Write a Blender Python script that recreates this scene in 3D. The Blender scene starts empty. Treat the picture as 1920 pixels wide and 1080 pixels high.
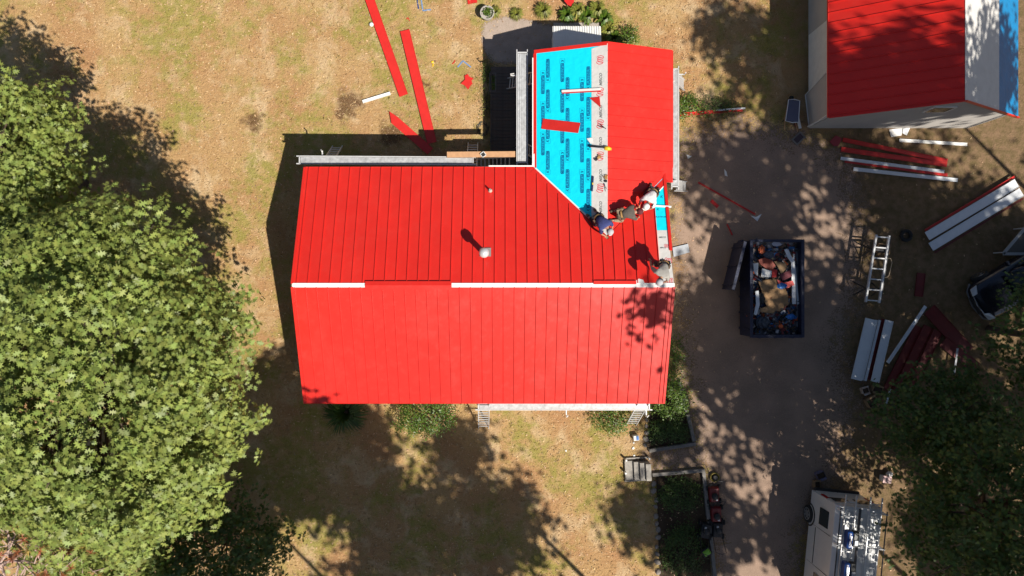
import bpy, bmesh, math, random
import numpy as np
from mathutils import Vector, Matrix, Euler

R = math.radians
scn = bpy.context.scene
col = scn.collection
rnd = random.Random(7)

# ------------------------------------------------------------------ camera, sky, sun
HC, FP, NX, NY = 29.8, 1280.0, 945.0, 532.0      # height of the drone, focal length in photo pixels, nadir
cam_d = bpy.data.cameras.new('camera'); cam = bpy.data.objects.new('camera', cam_d); col.objects.link(cam)
cam.location = (0, 0, HC); cam.rotation_euler = (0, 0, 0)
cam_d.sensor_width = 36; cam_d.lens = 36 * FP / 1920; cam_d.clip_end = 2000
cam_d.shift_x = (960 - NX) / 1920; cam_d.shift_y = -(540 - NY) / 1920
scn.camera = cam

SUN_EL, SX, SY = R(52), 0.70, -0.715              # direction towards the sun, horizontally
w = bpy.data.worlds.new('World'); scn.world = w; w.use_nodes = True
nt = w.node_tree; sk = nt.nodes.new('ShaderNodeTexSky'); sk.sky_type = 'NISHITA'; sk.sun_disc = False
sk.sun_elevation = SUN_EL; sk.sun_rotation = math.atan2(SX, SY)
nt.links.new(sk.outputs[0], nt.nodes['Background'].inputs[0]); nt.nodes['Background'].inputs[1].default_value = 0.05
sd = bpy.data.lights.new('sun', 'SUN'); sd.energy = 5.0; sd.angle = R(0.5); sd.color = (1, 0.94, 0.84)
sun = bpy.data.objects.new('sun', sd); col.objects.link(sun)
sun.rotation_euler = Vector((SX * math.cos(SUN_EL), SY * math.cos(SUN_EL), math.sin(SUN_EL))).to_track_quat('Z', 'Y').to_euler()
sun.location = (20, -20, 60)
scn.view_settings.view_transform = 'Standard'; scn.view_settings.look = 'None'
scn.view_settings.exposure = 0.40; scn.view_settings.gamma = 1.0

def P(x, y, h=0.0):
    """point of the place seen at photo pixel x, y at height h"""
    k = (HC - h) / FP
    return Vector(((x - NX) * k, (NY - y) * k, h))

# ------------------------------------------------------------------ materials
MATS = {}
def mat(name, c, rough=0.6, metal=0.0, var=0.0, vscale=6.0, bump=0.0, bscale=30.0, c2=None, spec=0.5, island=0.0, trans=0.0, coat=0.0):
    if name in MATS: return MATS[name]
    m = bpy.data.materials.new(name); m.use_nodes = True; n = m.node_tree.nodes; l = m.node_tree.links
    b = n['Principled BSDF']; b.inputs['Roughness'].default_value = rough; b.inputs['Metallic'].default_value = metal
    b.inputs['Specular IOR Level'].default_value = spec; b.inputs['Base Color'].default_value = (*c, 1)
    if coat: b.inputs['Coat Weight'].default_value = coat
    tc = n.new('ShaderNodeTexCoord'); out = None
    if var or c2:
        no = n.new('ShaderNodeTexNoise'); no.inputs['Scale'].default_value = vscale; no.inputs['Detail'].default_value = 6
        no.inputs['Roughness'].default_value = 0.65
        l.new(tc.outputs['Object'], no.inputs['Vector'])
        mp = n.new('ShaderNodeMapRange'); mp.inputs[1].default_value = 0.32; mp.inputs[2].default_value = 0.68
        l.new(no.outputs[0], mp.inputs[0])
        mx = n.new('ShaderNodeMix'); mx.data_type = 'RGBA'
        d = c2 if c2 else tuple(v * (1 - var) for v in c)
        mx.inputs[6].default_value = (*c, 1); mx.inputs[7].default_value = (*d, 1)
        l.new(mp.outputs[0], mx.inputs[0]); out = mx.outputs[2]
    if island:
        g = n.new('ShaderNodeNewGeometry'); hs = n.new('ShaderNodeHueSaturation')
        m1 = n.new('ShaderNodeMapRange'); m1.inputs[3].default_value = 1 - island; m1.inputs[4].default_value = 1 + island
        l.new(g.outputs['Random Per Island'], m1.inputs[0]); l.new(m1.outputs[0], hs.inputs['Value'])
        m2 = n.new('ShaderNodeMapRange'); m2.inputs[3].default_value = 0.5 - island * 0.05; m2.inputs[4].default_value = 0.5 + island * 0.05
        w1 = n.new('ShaderNodeMath'); w1.operation = 'MULTIPLY'; w1.inputs[1].default_value = 7.31
        w2 = n.new('ShaderNodeMath'); w2.operation = 'FRACT'
        l.new(g.outputs['Random Per Island'], w1.inputs[0]); l.new(w1.outputs[0], w2.inputs[0]); l.new(w2.outputs[0], m2.inputs[0]); l.new(m2.outputs[0], hs.inputs['Hue'])
        if out: l.new(out, hs.inputs['Color'])
        else: hs.inputs['Color'].default_value = (*c, 1)
        out = hs.outputs[0]
    if out: l.new(out, b.inputs['Base Color'])
    if bump:
        nb = n.new('ShaderNodeTexNoise'); nb.inputs['Scale'].default_value = bscale; nb.inputs['Detail'].default_value = 4
        l.new(tc.outputs['Object'], nb.inputs['Vector'])
        bp = n.new('ShaderNodeBump'); bp.inputs['Strength'].default_value = bump; bp.inputs['Distance'].default_value = 0.05
        l.new(nb.outputs[0], bp.inputs['Height']); l.new(bp.outputs[0], b.inputs['Normal'])
    if trans:
        tr = n.new('ShaderNodeBsdfTranslucent')
        if out: l.new(out, tr.inputs[0])
        else: tr.inputs[0].default_value = (*c, 1)
        ms = n.new('ShaderNodeMixShader'); ms.inputs[0].default_value = trans
        l.new(b.outputs[0], ms.inputs[1]); l.new(tr.outputs[0], ms.inputs[2]); l.new(ms.outputs[0], n['Material Output'].inputs[0])
    MATS[name] = m
    return m

RED = mat('red_metal', (0.66, 0.024, 0.016), 0.34, 0.0, 0.10, 0.9, 0.05, 2.0, spec=0.45)
def dust(m):
    n = m.node_tree.nodes; l = m.node_tree.links; b = n['Principled BSDF']; src = b.inputs['Base Color'].links[0].from_socket
    geo = n.new('ShaderNodeNewGeometry'); fac = None
    for sc in ((0.5, 0.5, 0.5), (2.6, 2.6, 2.6)):
        mp = n.new('ShaderNodeMapping'); mp.inputs['Scale'].default_value = sc; l.new(geo.outputs['Position'], mp.inputs[0])
        t = n.new('ShaderNodeTexNoise'); t.inputs['Scale'].default_value = 1.3; t.inputs['Detail'].default_value = 6; t.inputs['Roughness'].default_value = 0.7; l.new(mp.outputs[0], t.inputs['Vector'])
        r = n.new('ShaderNodeMapRange'); r.inputs[1].default_value = 0.50; r.inputs[2].default_value = 0.80; r.inputs[4].default_value = 0.09; l.new(t.outputs[0], r.inputs[0])
        if fac is None: fac = r.outputs[0]
        else:
            a = n.new('ShaderNodeMath'); a.operation = 'ADD'; l.new(fac, a.inputs[0]); l.new(r.outputs[0], a.inputs[1]); fac = a.outputs[0]
    mx = n.new('ShaderNodeMix'); mx.data_type = 'RGBA'; l.new(fac, mx.inputs[0]); l.new(src, mx.inputs[6]); mx.inputs[7].default_value = (0.62, 0.10, 0.07, 1); l.new(mx.outputs[2], b.inputs['Base Color'])
    ra = n.new('ShaderNodeMath'); ra.operation = 'ADD'; l.new(fac, ra.inputs[0]); ra.inputs[1].default_value = 0.32; l.new(ra.outputs[0], b.inputs['Roughness'])
dust(RED)
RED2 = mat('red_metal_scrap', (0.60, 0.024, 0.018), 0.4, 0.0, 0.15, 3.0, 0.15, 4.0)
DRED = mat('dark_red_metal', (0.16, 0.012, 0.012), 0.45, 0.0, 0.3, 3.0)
WHITE = mat('white_paint', (0.80, 0.79, 0.76), 0.45, 0, 0.12, 4)
TRIM = mat('white_trim_coil', (0.72, 0.74, 0.76), 0.35, 0, 0.10, 3)
CYAN = mat('blue_underlayment', (0.004, 0.70, 0.88), 0.38, 0, 0.06, 2.5, 0.35, 5.0)
INK = mat('blue_ink', (0.0, 0.13, 0.30), 0.5)
INK2 = mat('pale_blue_ink', (0.0, 0.36, 0.56), 0.5)
GREYU = mat('grey_underlayment', (0.66, 0.64, 0.61), 0.5, 0, 0.12, 3, 0.3, 6)
GINK = mat('grey_ink', (0.16, 0.16, 0.16), 0.6)
RINK = mat('red_ink', (0.62, 0.03, 0.05), 0.6)
ALU = mat('aluminium', (0.70, 0.70, 0.70), 0.42, 0.25, 0.15, 8)
ALUD = mat('aluminium_deck', (0.66, 0.67, 0.68), 0.45, 0.3, 0.4, 7)
SIDING = mat('beige_siding', (0.50, 0.47, 0.42), 0.7, 0, 0.10, 2, 0.2, 18)
WOOD = mat('new_wood', (0.55, 0.30, 0.15), 0.7, 0, 0.25, 5)
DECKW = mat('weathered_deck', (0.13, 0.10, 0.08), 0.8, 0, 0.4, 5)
TIMBER = mat('grey_timber', (0.24, 0.22, 0.20), 0.85, 0, 0.35, 6, 0.3, 25)
STEPW = mat('pale_step_boards', (0.36, 0.33, 0.29), 0.8, 0, 0.35, 8)
CONC = mat('concrete', (0.40, 0.35, 0.31), 0.9, 0, 0.25, 8)
NAVY = mat('navy_steel', (0.012, 0.018, 0.055), 0.45, 0, 0.5, 4, 0.2, 12)
BLACK = mat('black_plastic', (0.02, 0.02, 0.022), 0.5)
RUBBER = mat('rubber', (0.02, 0.02, 0.02), 0.85)
GLASS = mat('dark_glass', (0.02, 0.03, 0.035), 0.08, 0, spec=0.8)
CARP = mat('dark_blue_car_paint', (0.008, 0.010, 0.022), 0.25, 0.3, coat=0.8)
CHROME = mat('chrome', (0.75, 0.75, 0.76), 0.15, 1.0)
VANW = mat('white_van_paint', (0.66, 0.66, 0.66), 0.3, 0, 0.08, 2, coat=0.4)
CARDB = mat('cardboard', (0.30, 0.19, 0.10), 0.9, 0, 0.2, 6)
PLY = mat('plywood_scrap', (0.42, 0.25, 0.12), 0.85, 0, 0.45, 4)
BLUE = mat('blue_plastic', (0.01, 0.05, 0.22), 0.35, 0, 0.2, 4)
BBLUE = mat('bright_blue_film', (0.02, 0.16, 0.50), 0.4, 0, 0.3, 5)
ORANGE = mat('orange_plastic', (0.70, 0.13, 0.03), 0.5, 0, 0.2, 6)
YELLOW = mat('yellow_plastic', (0.75, 0.50, 0.02), 0.45)
SKIN = mat('skin', (0.42, 0.22, 0.14), 0.55)
BARK = mat('bark', (0.13, 0.09, 0.065), 0.9, 0, 0.45, 8, 0.6, 20)
DEADW = mat('bare_dead_wood', (0.48, 0.34, 0.29), 0.85, 0, 0.3, 8)
NEEDLE = mat('brown_needles', (0.42, 0.14, 0.06), 0.8, island=0.35, trans=0.2)
YNEEDLE = mat('yellow_needles', (0.40, 0.27, 0.06), 0.8, island=0.35, trans=0.2)
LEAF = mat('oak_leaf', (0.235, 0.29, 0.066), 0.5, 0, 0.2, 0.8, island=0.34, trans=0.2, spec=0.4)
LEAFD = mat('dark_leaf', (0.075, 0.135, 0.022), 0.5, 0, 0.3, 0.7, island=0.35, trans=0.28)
BUSHM = mat('bush_leaf', (0.105, 0.18, 0.018), 0.45, 0, 0.3, 2, island=0.4, trans=0.25)
LILY = mat('lily_leaf', (0.26, 0.27, 0.045), 0.5, 0, 0.4, 2.5, island=0.4, trans=0.2)
TERRA = mat('stone_pot', (0.42, 0.38, 0.34), 0.9, 0, 0.2, 10)
SOIL = mat('dark_mulch', (0.055, 0.038, 0.026), 0.95, 0, 0.5, 7, 0.8, 25)

def node_ground():
    m = bpy.data.materials.new('dry_lawn'); m.use_nodes = True; n = m.node_tree.nodes; l = m.node_tree.links
    b = n['Principled BSDF']; b.inputs['Roughness'].default_value = 0.95; b.inputs['Specular IOR Level'].default_value = 0.1
    geo = n.new('ShaderNodeNewGeometry')
    def noise(s, det=5, ro=0.6, dist=0):
        t = n.new('ShaderNodeTexNoise'); t.inputs['Scale'].default_value = s; t.inputs['Detail'].default_value = det
        t.inputs['Roughness'].default_value = ro; t.inputs['Distortion'].default_value = dist
        l.new(geo.outputs['Position'], t.inputs['Vector']); return t.outputs[0]
    def rng(v, a, bb):
        q = n.new('ShaderNodeMapRange'); q.inputs[1].default_value = a; q.inputs[2].default_value = bb; l.new(v, q.inputs[0]); return q.outputs[0]
    def mix(f, a, c):
        q = n.new('ShaderNodeMix'); q.data_type = 'RGBA'; l.new(f, q.inputs[0])
        for i, v in ((6, a), (7, c)):
            if isinstance(v, tuple): q.inputs[i].default_value = (*v, 1)
            else: l.new(v, q.inputs[i])
        return q.outputs[2]
    def math_(op, a, c):
        q = n.new('ShaderNodeMath'); q.operation = op
        for i, v in ((0, a), (1, c)):
            if isinstance(v, (int, float)): q.inputs[i].default_value = v
            else: l.new(v, q.inputs[i])
        return q.outputs[0]
    base = mix(rng(noise(0.45), 0.36, 0.64), (0.46, 0.30, 0.13), (0.40, 0.21, 0.095))       # straw / rusty thatch
    base = mix(rng(noise(0.8, 5, 0.65, 0.4), 0.50, 0.66), base, (0.56, 0.40, 0.23))               # bleached patches
    gm = math_('MULTIPLY', rng(noise(0.30, 6, 0.7), 0.47, 0.58), rng(noise(2.4), 0.30, 0.55))
    base = mix(math_('MULTIPLY', gm, 0.85), base, (0.26, 0.24, 0.045))                           # greener patches
    # burnt brown spots on the lawn
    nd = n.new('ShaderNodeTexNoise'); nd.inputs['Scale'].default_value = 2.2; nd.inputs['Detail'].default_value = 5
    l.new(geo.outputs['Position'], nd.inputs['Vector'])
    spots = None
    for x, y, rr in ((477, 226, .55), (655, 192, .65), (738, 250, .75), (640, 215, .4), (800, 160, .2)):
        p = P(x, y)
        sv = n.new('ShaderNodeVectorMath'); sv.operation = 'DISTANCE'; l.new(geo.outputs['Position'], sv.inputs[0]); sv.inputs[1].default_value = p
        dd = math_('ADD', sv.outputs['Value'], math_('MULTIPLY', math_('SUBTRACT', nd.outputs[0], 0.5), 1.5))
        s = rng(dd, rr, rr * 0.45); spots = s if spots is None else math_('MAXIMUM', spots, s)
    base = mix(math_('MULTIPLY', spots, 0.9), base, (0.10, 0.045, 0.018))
    # the fine thatch: light and dark straw
    f1 = noise(16, 6, 0.75); f2 = noise(42, 3, 0.7)
    base = mix(math_('MULTIPLY', rng(f1, 0.46, 0.32), 0.75), base, (0.17, 0.10, 0.04))
    base = mix(math_('MULTIPLY', rng(f2, 0.53, 0.66), 0.8), base, (0.66, 0.48, 0.29))
    # leaf litter and thin weedy soil under the trees on the right
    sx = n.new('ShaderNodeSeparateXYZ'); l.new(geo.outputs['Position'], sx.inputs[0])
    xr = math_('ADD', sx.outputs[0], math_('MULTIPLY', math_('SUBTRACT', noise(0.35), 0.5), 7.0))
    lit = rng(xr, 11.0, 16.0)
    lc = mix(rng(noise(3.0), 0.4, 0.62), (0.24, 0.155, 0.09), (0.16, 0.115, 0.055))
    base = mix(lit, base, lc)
    l.new(base, b.inputs['Base Color'])
    bp = n.new('ShaderNodeBump'); bp.inputs['Strength'].default_value = 0.9; bp.inputs['Distance'].default_value = 0.07
    l.new(math_('ADD', f1, math_('MULTIPLY', noise(5, 4), 1.2)), bp.inputs['Height']); l.new(bp.outputs[0], b.inputs['Normal'])
    return m

def node_dirt(name, c1, c2, c3, s1=0.8, s2=22, edge=True):
    """trodden earth or gravel whose rim breaks up into the grass (vertex attribute 'edge': 0 rim .. 1 inside)"""
    m = bpy.data.materials.new(name); m.use_nodes = True; n = m.node_tree.nodes; l = m.node_tree.links
    b = n['Principled BSDF']; b.inputs['Roughness'].default_value = 0.95; b.inputs['Specular IOR Level'].default_value = 0.12
    geo = n.new('ShaderNodeNewGeometry')
    def noise(s, det=5, ro=0.6):
        t = n.new('ShaderNodeTexNoise'); t.inputs['Scale'].default_value = s; t.inputs['Detail'].default_value = det; t.inputs['Roughness'].default_value = ro
        l.new(geo.outputs['Position'], t.inputs['Vector']); return t.outputs[0]
    def rng(v, a, bb):
        q = n.new('ShaderNodeMapRange'); q.inputs[1].default_value = a; q.inputs[2].default_value = bb; l.new(v, q.inputs[0]); return q.outputs[0]
    def mix(f, a, c):
        q = n.new('ShaderNodeMix'); q.data_type = 'RGBA'; l.new(f, q.inputs[0])
        for i, v in ((6, a), (7, c)):
            if isinstance(v, tuple): q.inputs[i].default_value = (*v, 1)
            else: l.new(v, q.inputs[i])
        return q.outputs[2]
    base = mix(rng(noise(s1), 0.38, 0.62), c1, c2)
    f = noise(s2, 5, 0.75)
    base = mix(rng(f, 0.52, 0.75), base, c3)
    l.new(base, b.inputs['Base Color'])
    bp = n.new('ShaderNodeBump'); bp.inputs['Strength'].default_value = 0.7; bp.inputs['Distance'].default_value = 0.04
    l.new(f, bp.inputs['Height']); l.new(bp.outputs[0], b.inputs['Normal'])
    if edge:
        at = n.new('ShaderNodeAttribute'); at.attribute_name = 'edge'
        ad = n.new('ShaderNodeMath'); ad.operation = 'ADD'; l.new(at.outputs['Fac'], ad.inputs[0])
        e2 = n.new('ShaderNodeMath'); e2.operation = 'ADD'; l.new(noise(2.0, 8, 0.75), e2.inputs[0]); l.new(noise(14, 4, 0.7), e2.inputs[1])
        l.new(e2.outputs[0], ad.inputs[1])
        st = rng(ad.outputs[0], 1.40, 1.60)
        tr = n.new('ShaderNodeBsdfTransparent'); ms = n.new('ShaderNodeMixShader')
        l.new(st, ms.inputs[0]); l.new(tr.outputs[0], ms.inputs[1]); l.new(b.outputs[0], ms.inputs[2]); l.new(ms.outputs[0], n['Material Output'].inputs[0])
    return m

# ------------------------------------------------------------------ mesh helpers
def link(name, me, material=None, parent=None):
    o = bpy.data.objects.new(name, me); col.objects.link(o)
    if material is not None and me is not None and len(me.materials) == 0: me.materials.append(material)
    if parent is not None: o.parent = parent
    return o
def tag(o, label=None, cat=None, group=None, kind=None):
    if label: o['label'] = label
    if cat: o['category'] = cat
    if group: o['group'] = group
    if kind: o['kind'] = kind
    return o
def thing(name, label, cat, loc=(0, 0, 0), rz=0.0, group=None):
    o = bpy.data.objects.new(name, None); col.objects.link(o); o.location = loc; o.rotation_euler = (0, 0, rz); o.empty_display_size = 0.2
    return tag(o, label, cat, group)

class MB:
    def __init__(s): s.v = []; s.f = []
    def add(s, vs, fs):
        k = len(s.v); s.v += [tuple(v) for v in vs]; s.f += [tuple(i + k for i in f) for f in fs]; return s
    def hexa(s, b, t):          # four bottom, four top points
        return s.add(list(b) + list(t), [(3, 2, 1, 0), (4, 5, 6, 7), (0, 1, 5, 4), (1, 2, 6, 5), (2, 3, 7, 6), (3, 0, 4, 7)])
    def box(s, c, d, rz=0.0, rot=None):
        m = rot if rot is not None else Matrix.Rotation(rz, 3, 'Z'); c = Vector(c); x, y, z = (q / 2 for q in d)
        p = [c + m @ Vector(q) for q in ((-x, -y, -z), (x, -y, -z), (x, y, -z), (-x, y, -z), (-x, -y, z), (x, -y, z), (x, y, z), (-x, y, z))]
        return s.hexa(p[:4], p[4:])
    def beam(s, p, q, wd, ht, up=(0, 0, 1)):
        p, q = Vector(p), Vector(q); d = (q - p).normalized(); up = Vector(up)
        if abs(d.dot(up)) > 0.99: up = Vector((0, 1, 0))
        sx = d.cross(up).normalized(); uz = sx.cross(d); a, b_ = sx * wd / 2, uz * ht / 2
        return s.hexa([p - a - b_, p + a - b_, q + a - b_, q - a - b_], [p - a + b_, p + a + b_, q + a + b_, q - a + b_])
    def prism(s, poly, off):
        off = Vector(off); n = len(poly); a = [Vector(p) for p in poly]
        return s.add(a + [p + off for p in a], [tuple(reversed(range(n))), tuple(range(n, 2 * n))] + [(i, (i + 1) % n, n + (i + 1) % n, n + i) for i in range(n)])
    def tube(s, pts, rs, n=6, cap=True):
        pts = [Vector(p) for p in pts]; k = len(pts)
        if isinstance(rs, (int, float)): rs = [rs] * k
        vs = []; prev = None
        for i, p in enumerate(pts):
            d = (pts[min(i + 1, k - 1)] - pts[max(i - 1, 0)]).normalized()
            if prev is None:
                u = d.cross(Vector((0, 0, 1)))
                if u.length < 0.05: u = d.cross(Vector((0, 1, 0)))
            else: u = prev - d * prev.dot(d)
            u.normalize(); prev = u; vv = d.cross(u)
            for j in range(n):
                a = 2 * math.pi * j / n; vs.append(p + (u * math.cos(a) + vv * math.sin(a)) * rs[i])
        fs = [(i * n + j, i * n + (j + 1) % n, (i + 1) * n + (j + 1) % n, (i + 1) * n + j) for i in range(k - 1) for j in range(n)]
        if cap: fs += [tuple(reversed(range(n))), tuple(range((k - 1) * n, k * n))]
        return s.add(vs, fs)
    def lathe(s, c, prof, n=16):
        c = Vector(c); vs = []; k = len(prof)
        for r, z in prof:
            for j in range(n):
                a = 2 * math.pi * j / n; vs.append(c + Vector((r * math.cos(a), r * math.sin(a), z)))
        fs = [(i * n + j, i * n + (j + 1) % n, (i + 1) * n + (j + 1) % n, (i + 1) * n + j) for i in range(k - 1) for j in range(n)]
        fs += [tuple(reversed(range(n))), tuple(range((k - 1) * n, k * n))]
        return s.add(vs, fs)
    def mesh(s, name, org=None):
        me = bpy.data.meshes.new(name)
        vs = s.v if org is None else [(x - org[0], y - org[1], z - org[2]) for x, y, z in s.v]
        me.from_pydata(vs, [], s.f); me.update(); return me
    def build(s, name, material, parent=None, org=None, smooth=False, bevel=0.0):
        me = s.mesh(name, org)
        if smooth: me.polygons.foreach_set('use_smooth', [True] * len(me.polygons))
        o = link(name, me, material, parent)
        if bevel:
            md = o.modifiers.new('bevel', 'BEVEL'); md.width = bevel; md.segments = 2; md.limit_method = 'ANGLE'
        return o

def copy_tree(o, parent=None):
    c = o.copy(); col.objects.link(c); c.parent = parent
    for ch in o.children: copy_tree(ch, c)
    return c

def sheet_poly(name, pts, z, material, sub=0.35, fade=0.9, label=None):
    """ground sheet from an outline, gridded so that its rim can break up"""
    bm = bmesh.new(); xs = [p[0] for p in pts]; ys = [p[1] for p in pts]
    def inside(x, y):
        c = False; j = len(pts) - 1
        for i in range(len(pts)):
            xi, yi = pts[i][0], pts[i][1]; xj, yj = pts[j][0], pts[j][1]
            if (yi > y) != (yj > y) and x < (xj - xi) * (y - yi) / (yj - yi) + xi: c = not c
            j = i
        return c
    def dist(x, y):
        best = 1e9
        for i in range(len(pts)):
            ax, ay = pts[i][0], pts[i][1]; bx, by = pts[(i + 1) % len(pts)][0], pts[(i + 1) % len(pts)][1]
            t = max(0, min(1, ((x - ax) * (bx - ax) + (y - ay) * (by - ay)) / ((bx - ax) ** 2 + (by - ay) ** 2 + 1e-9)))
            best = min(best, math.hypot(x - ax - t * (bx - ax), y - ay - t * (by - ay)))
        return best
    x0, x1, y0, y1 = min(xs) - fade, max(xs) + fade, min(ys) - fade, max(ys) + fade
    nx, ny = int((x1 - x0) / sub) + 1, int((y1 - y0) / sub) + 1; g = {}; val = {}
    for i in range(nx + 1):
        for j in range(ny + 1):
            x, y = x0 + i * sub, y0 + j * sub; d = dist(x, y); s = d if inside(x, y) else -d
            val[(i, j)] = max(0.0, min(1.0, 0.5 + s / (2 * fade)))
    used = [(i, j) for i in range(nx) for j in range(ny) if max(val[(i, j)], val[(i + 1, j)], val[(i, j + 1)], val[(i + 1, j + 1)]) > 0.02]
    idx = {}; vs = []; fs = []; ev = []
    for (i, j) in used:
        q = []
        for a in ((i, j), (i + 1, j), (i + 1, j + 1), (i, j + 1)):
            if a not in idx: idx[a] = len(vs); vs.append((x0 + a[0] * sub, y0 + a[1] * sub, z)); ev.append(val[a])
            q.append(idx[a])
        fs.append(q)
    bm.free()
    me = bpy.data.meshes.new(name); me.from_pydata(vs, [], fs)
    at = me.attributes.new('edge', 'FLOAT', 'POINT'); at.data.foreach_set('value', ev)
    o = link(name, me, material); o['kind'] = 'structure'
    if label: o['label'] = label
    return o

def fast_mesh(name, V, F_sizes, F_idx):
    me = bpy.data.meshes.new(name); nv = len(V); me.vertices.add(nv); me.vertices.foreach_set('co', V.astype(np.float32).ravel())
    me.loops.add(len(F_idx)); me.loops.foreach_set('vertex_index', F_idx.astype(np.int32))
    me.polygons.add(len(F_sizes)); st = np.concatenate([[0], np.cumsum(F_sizes)[:-1]]).astype(np.int32)
    me.polygons.foreach_set('loop_start', st); me.polygons.foreach_set('loop_total', F_sizes.astype(np.int32))
    me.update(calc_edges=True); return me

OAK = np.array([(0, -.5, 0), (.07, -.30, .01), (.27, -.30, .05), (.09, -.12, .01), (.40, -.02, .07), (.10, .10, .01), (.27, .33, .05), (.06, .28, 0), (0, .54, -.03),
                (-.06, .28, 0), (-.27, .33, .05), (-.10, .10, .01), (-.40, -.02, .07), (-.09, -.12, .01), (-.27, -.30, .05), (-.07, -.30, .01)])
OVAL = np.array([(0, -.5, 0), (.20, -.12, .04), (.18, .2, .03), (0, .5, -.05), (-.18, .2, .03), (-.20, -.12, .04)])
BLADE = np.array([(-.06, 0, 0), (.06, 0, 0), (.05, .5, .1), (0, 1, 0), (-.05, .5, .1)])
DIA = np.array([(0, -.5, 0), (.32, 0, .05), (0, .5, 0), (-.32, 0, .05)])

def leaf_mesh(name, C, N, S, tmpl, g, axis=None):
    n = len(C); N = N / np.linalg.norm(N, axis=1)[:, None]
    rv = g.normal(size=(n, 3)) if axis is None else axis
    T = rv - N * (rv * N).sum(1)[:, None]; T /= np.linalg.norm(T, axis=1)[:, None] + 1e-9
    B = np.cross(T, N)
    k = len(tmpl)
    V = C[:, None, :] + S[:, None, None] * (tmpl[None, :, 0, None] * B[:, None, :] + tmpl[None, :, 1, None] * T[:, None, :] + tmpl[None, :, 2, None] * N[:, None, :])
    return fast_mesh(name, V.reshape(-1, 3), np.full(n, k), np.arange(n * k))

def crown_points(c, r, nclump, g, per=30, rc=0.55, shell=0.55, lump=0.16, zmin=-0.75, flat=0.35, droop=0.25):
    d = g.normal(size=(nclump * 2, 3)); d /= np.linalg.norm(d, axis=1)[:, None]; d = d[d[:, 2] > zmin][:nclump]; n = len(d)
    a = np.arctan2(d[:, 1], d[:, 0]); ph = g.uniform(0, 6.28, 4)
    mod = 1 + lump * (np.sin(3 * a + ph[0]) * np.cos(2.5 * d[:, 2] + ph[1]) + 0.7 * np.sin(7 * a + ph[2] + 4 * d[:, 2]) + 0.5 * np.sin(13 * a + ph[3] - 6 * d[:, 2]))
    rad = (shell + (1 - shell) * g.uniform(0, 1, n) ** 0.6) * mod
    cc = np.array(c) + d * rad[:, None] * np.array(r)
    off = g.normal(size=(n, per, 3)) * np.array((rc, rc, rc * flat)); hd = np.hypot(off[..., 0], off[..., 1])
    off[..., 2] -= droop * hd ** 2
    pts = cc[:, None, :] + off
    nor = np.array((0, 0, 1.0)) + 0.45 * d[:, None, :] + g.normal(size=(n, per, 3)) * 0.42 + off * np.array((0.5, 0.5, 0))
    return cc, pts.reshape(-1, 3), nor.reshape(-1, 3)

def rosettes(pts, nor, per, leaf, g):
    """each twig tip carries a star of leaves"""
    n = len(pts); N = nor / np.linalg.norm(nor, axis=1)[:, None]; a = g.normal(size=(n, 3)); T = a - N * (a * N).sum(1)[:, None]; T /= np.linalg.norm(T, axis=1)[:, None]; B = np.cross(N, T)
    th = np.arange(per)[None, :] * 2.4 + g.normal(size=(n, per)) * .35; rad = np.cos(th)[..., None] * T[:, None, :] + np.sin(th)[..., None] * B[:, None, :]
    S = leaf * g.uniform(.6, 1.2, (n, per)); rr = S * g.uniform(.45, 1.05, (n, per))
    C = pts[:, None, :] + rad * rr[..., None] + N[:, None, :] * (g.normal(size=(n, per)) * .03)[..., None]
    NN = N[:, None, :] + rad * .35 + g.normal(size=(n, per, 3)) * .28
    return C.reshape(-1, 3), NN.reshape(-1, 3), S.ravel(), rad.reshape(-1, 3)

def make_tree(name, label, base, c, r, nclump, per, leaf, tmpl, m, seed, group=None, rc=0.55, trunk_r=0.28, lump=0.16, shell=0.5, cat='tree', limbs=26, zmin=-0.75, ros=0):
    g = np.random.default_rng(seed); c = Vector(c)
    t = thing(name, label, cat, (base[0], base[1], 0), 0, group); org = (base[0], base[1], 0)
    cc, pts, nor = crown_points(c, r, nclump, g, per, rc, shell, lump, zmin)
    ok = pts[:, 2] > 0.25; pts, nor = pts[ok], nor[ok]
    S = leaf * g.uniform(0.65, 1.25, len(pts)); ax_ = None
    if ros: pts, nor, S, ax_ = rosettes(pts, nor, ros, leaf, g)
    me = leaf_mesh('crown', pts - np.array(org), nor, S, tmpl, g, ax_)
    o = link('crown', me, m, t); o['kind'] = 'stuff'
    mb = MB(); top = Vector((c.x, c.y, c.z + r[2] * 0.35)); b0 = Vector((base[0], base[1], -0.05)); mid = b0.lerp(top, 0.45) + Vector((0.15, -0.1, 0))
    mb.tube([b0, b0 + Vector((0, 0, 0.35)), mid, b0.lerp(top, 0.75), top], [trunk_r * 1.35, trunk_r, trunk_r * 0.72, trunk_r * 0.45, trunk_r * 0.12], 9)
    for i in range(min(limbs, len(cc))):
        e = Vector(cc[i]); fl = max(0.35, (c.z - 1.5 * r[2]) / top.z); f = fl + (0.88 - fl) * (i % 7) / 7; s = b0.lerp(top, f) if f > 0.5 else mid
        mb.tube([s, s.lerp(e, 0.45) + Vector((0, 0, 0.35)), s.lerp(e, 0.8) + Vector((0.1, 0.1, 0.25)), e], [trunk_r * 0.36, trunk_r * 0.24, trunk_r * 0.13, 0.012], 5)
        for j in range(3):
            e2 = Vector(cc[(i * 5 + j * 7 + limbs) % len(cc)])
            s2 = s.lerp(e, 0.6) + Vector((0.05, 0.05, 0.3))
            if (e2 - s2).length < max(r) * 0.65: mb.tube([s2, s2.lerp(e2, 0.5) + Vector((0, 0, 0.12)), e2], [trunk_r * 0.14, trunk_r * 0.08, 0.008], 4)
    mb.build('trunk', BARK, t, org, smooth=True)
    return t

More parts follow.
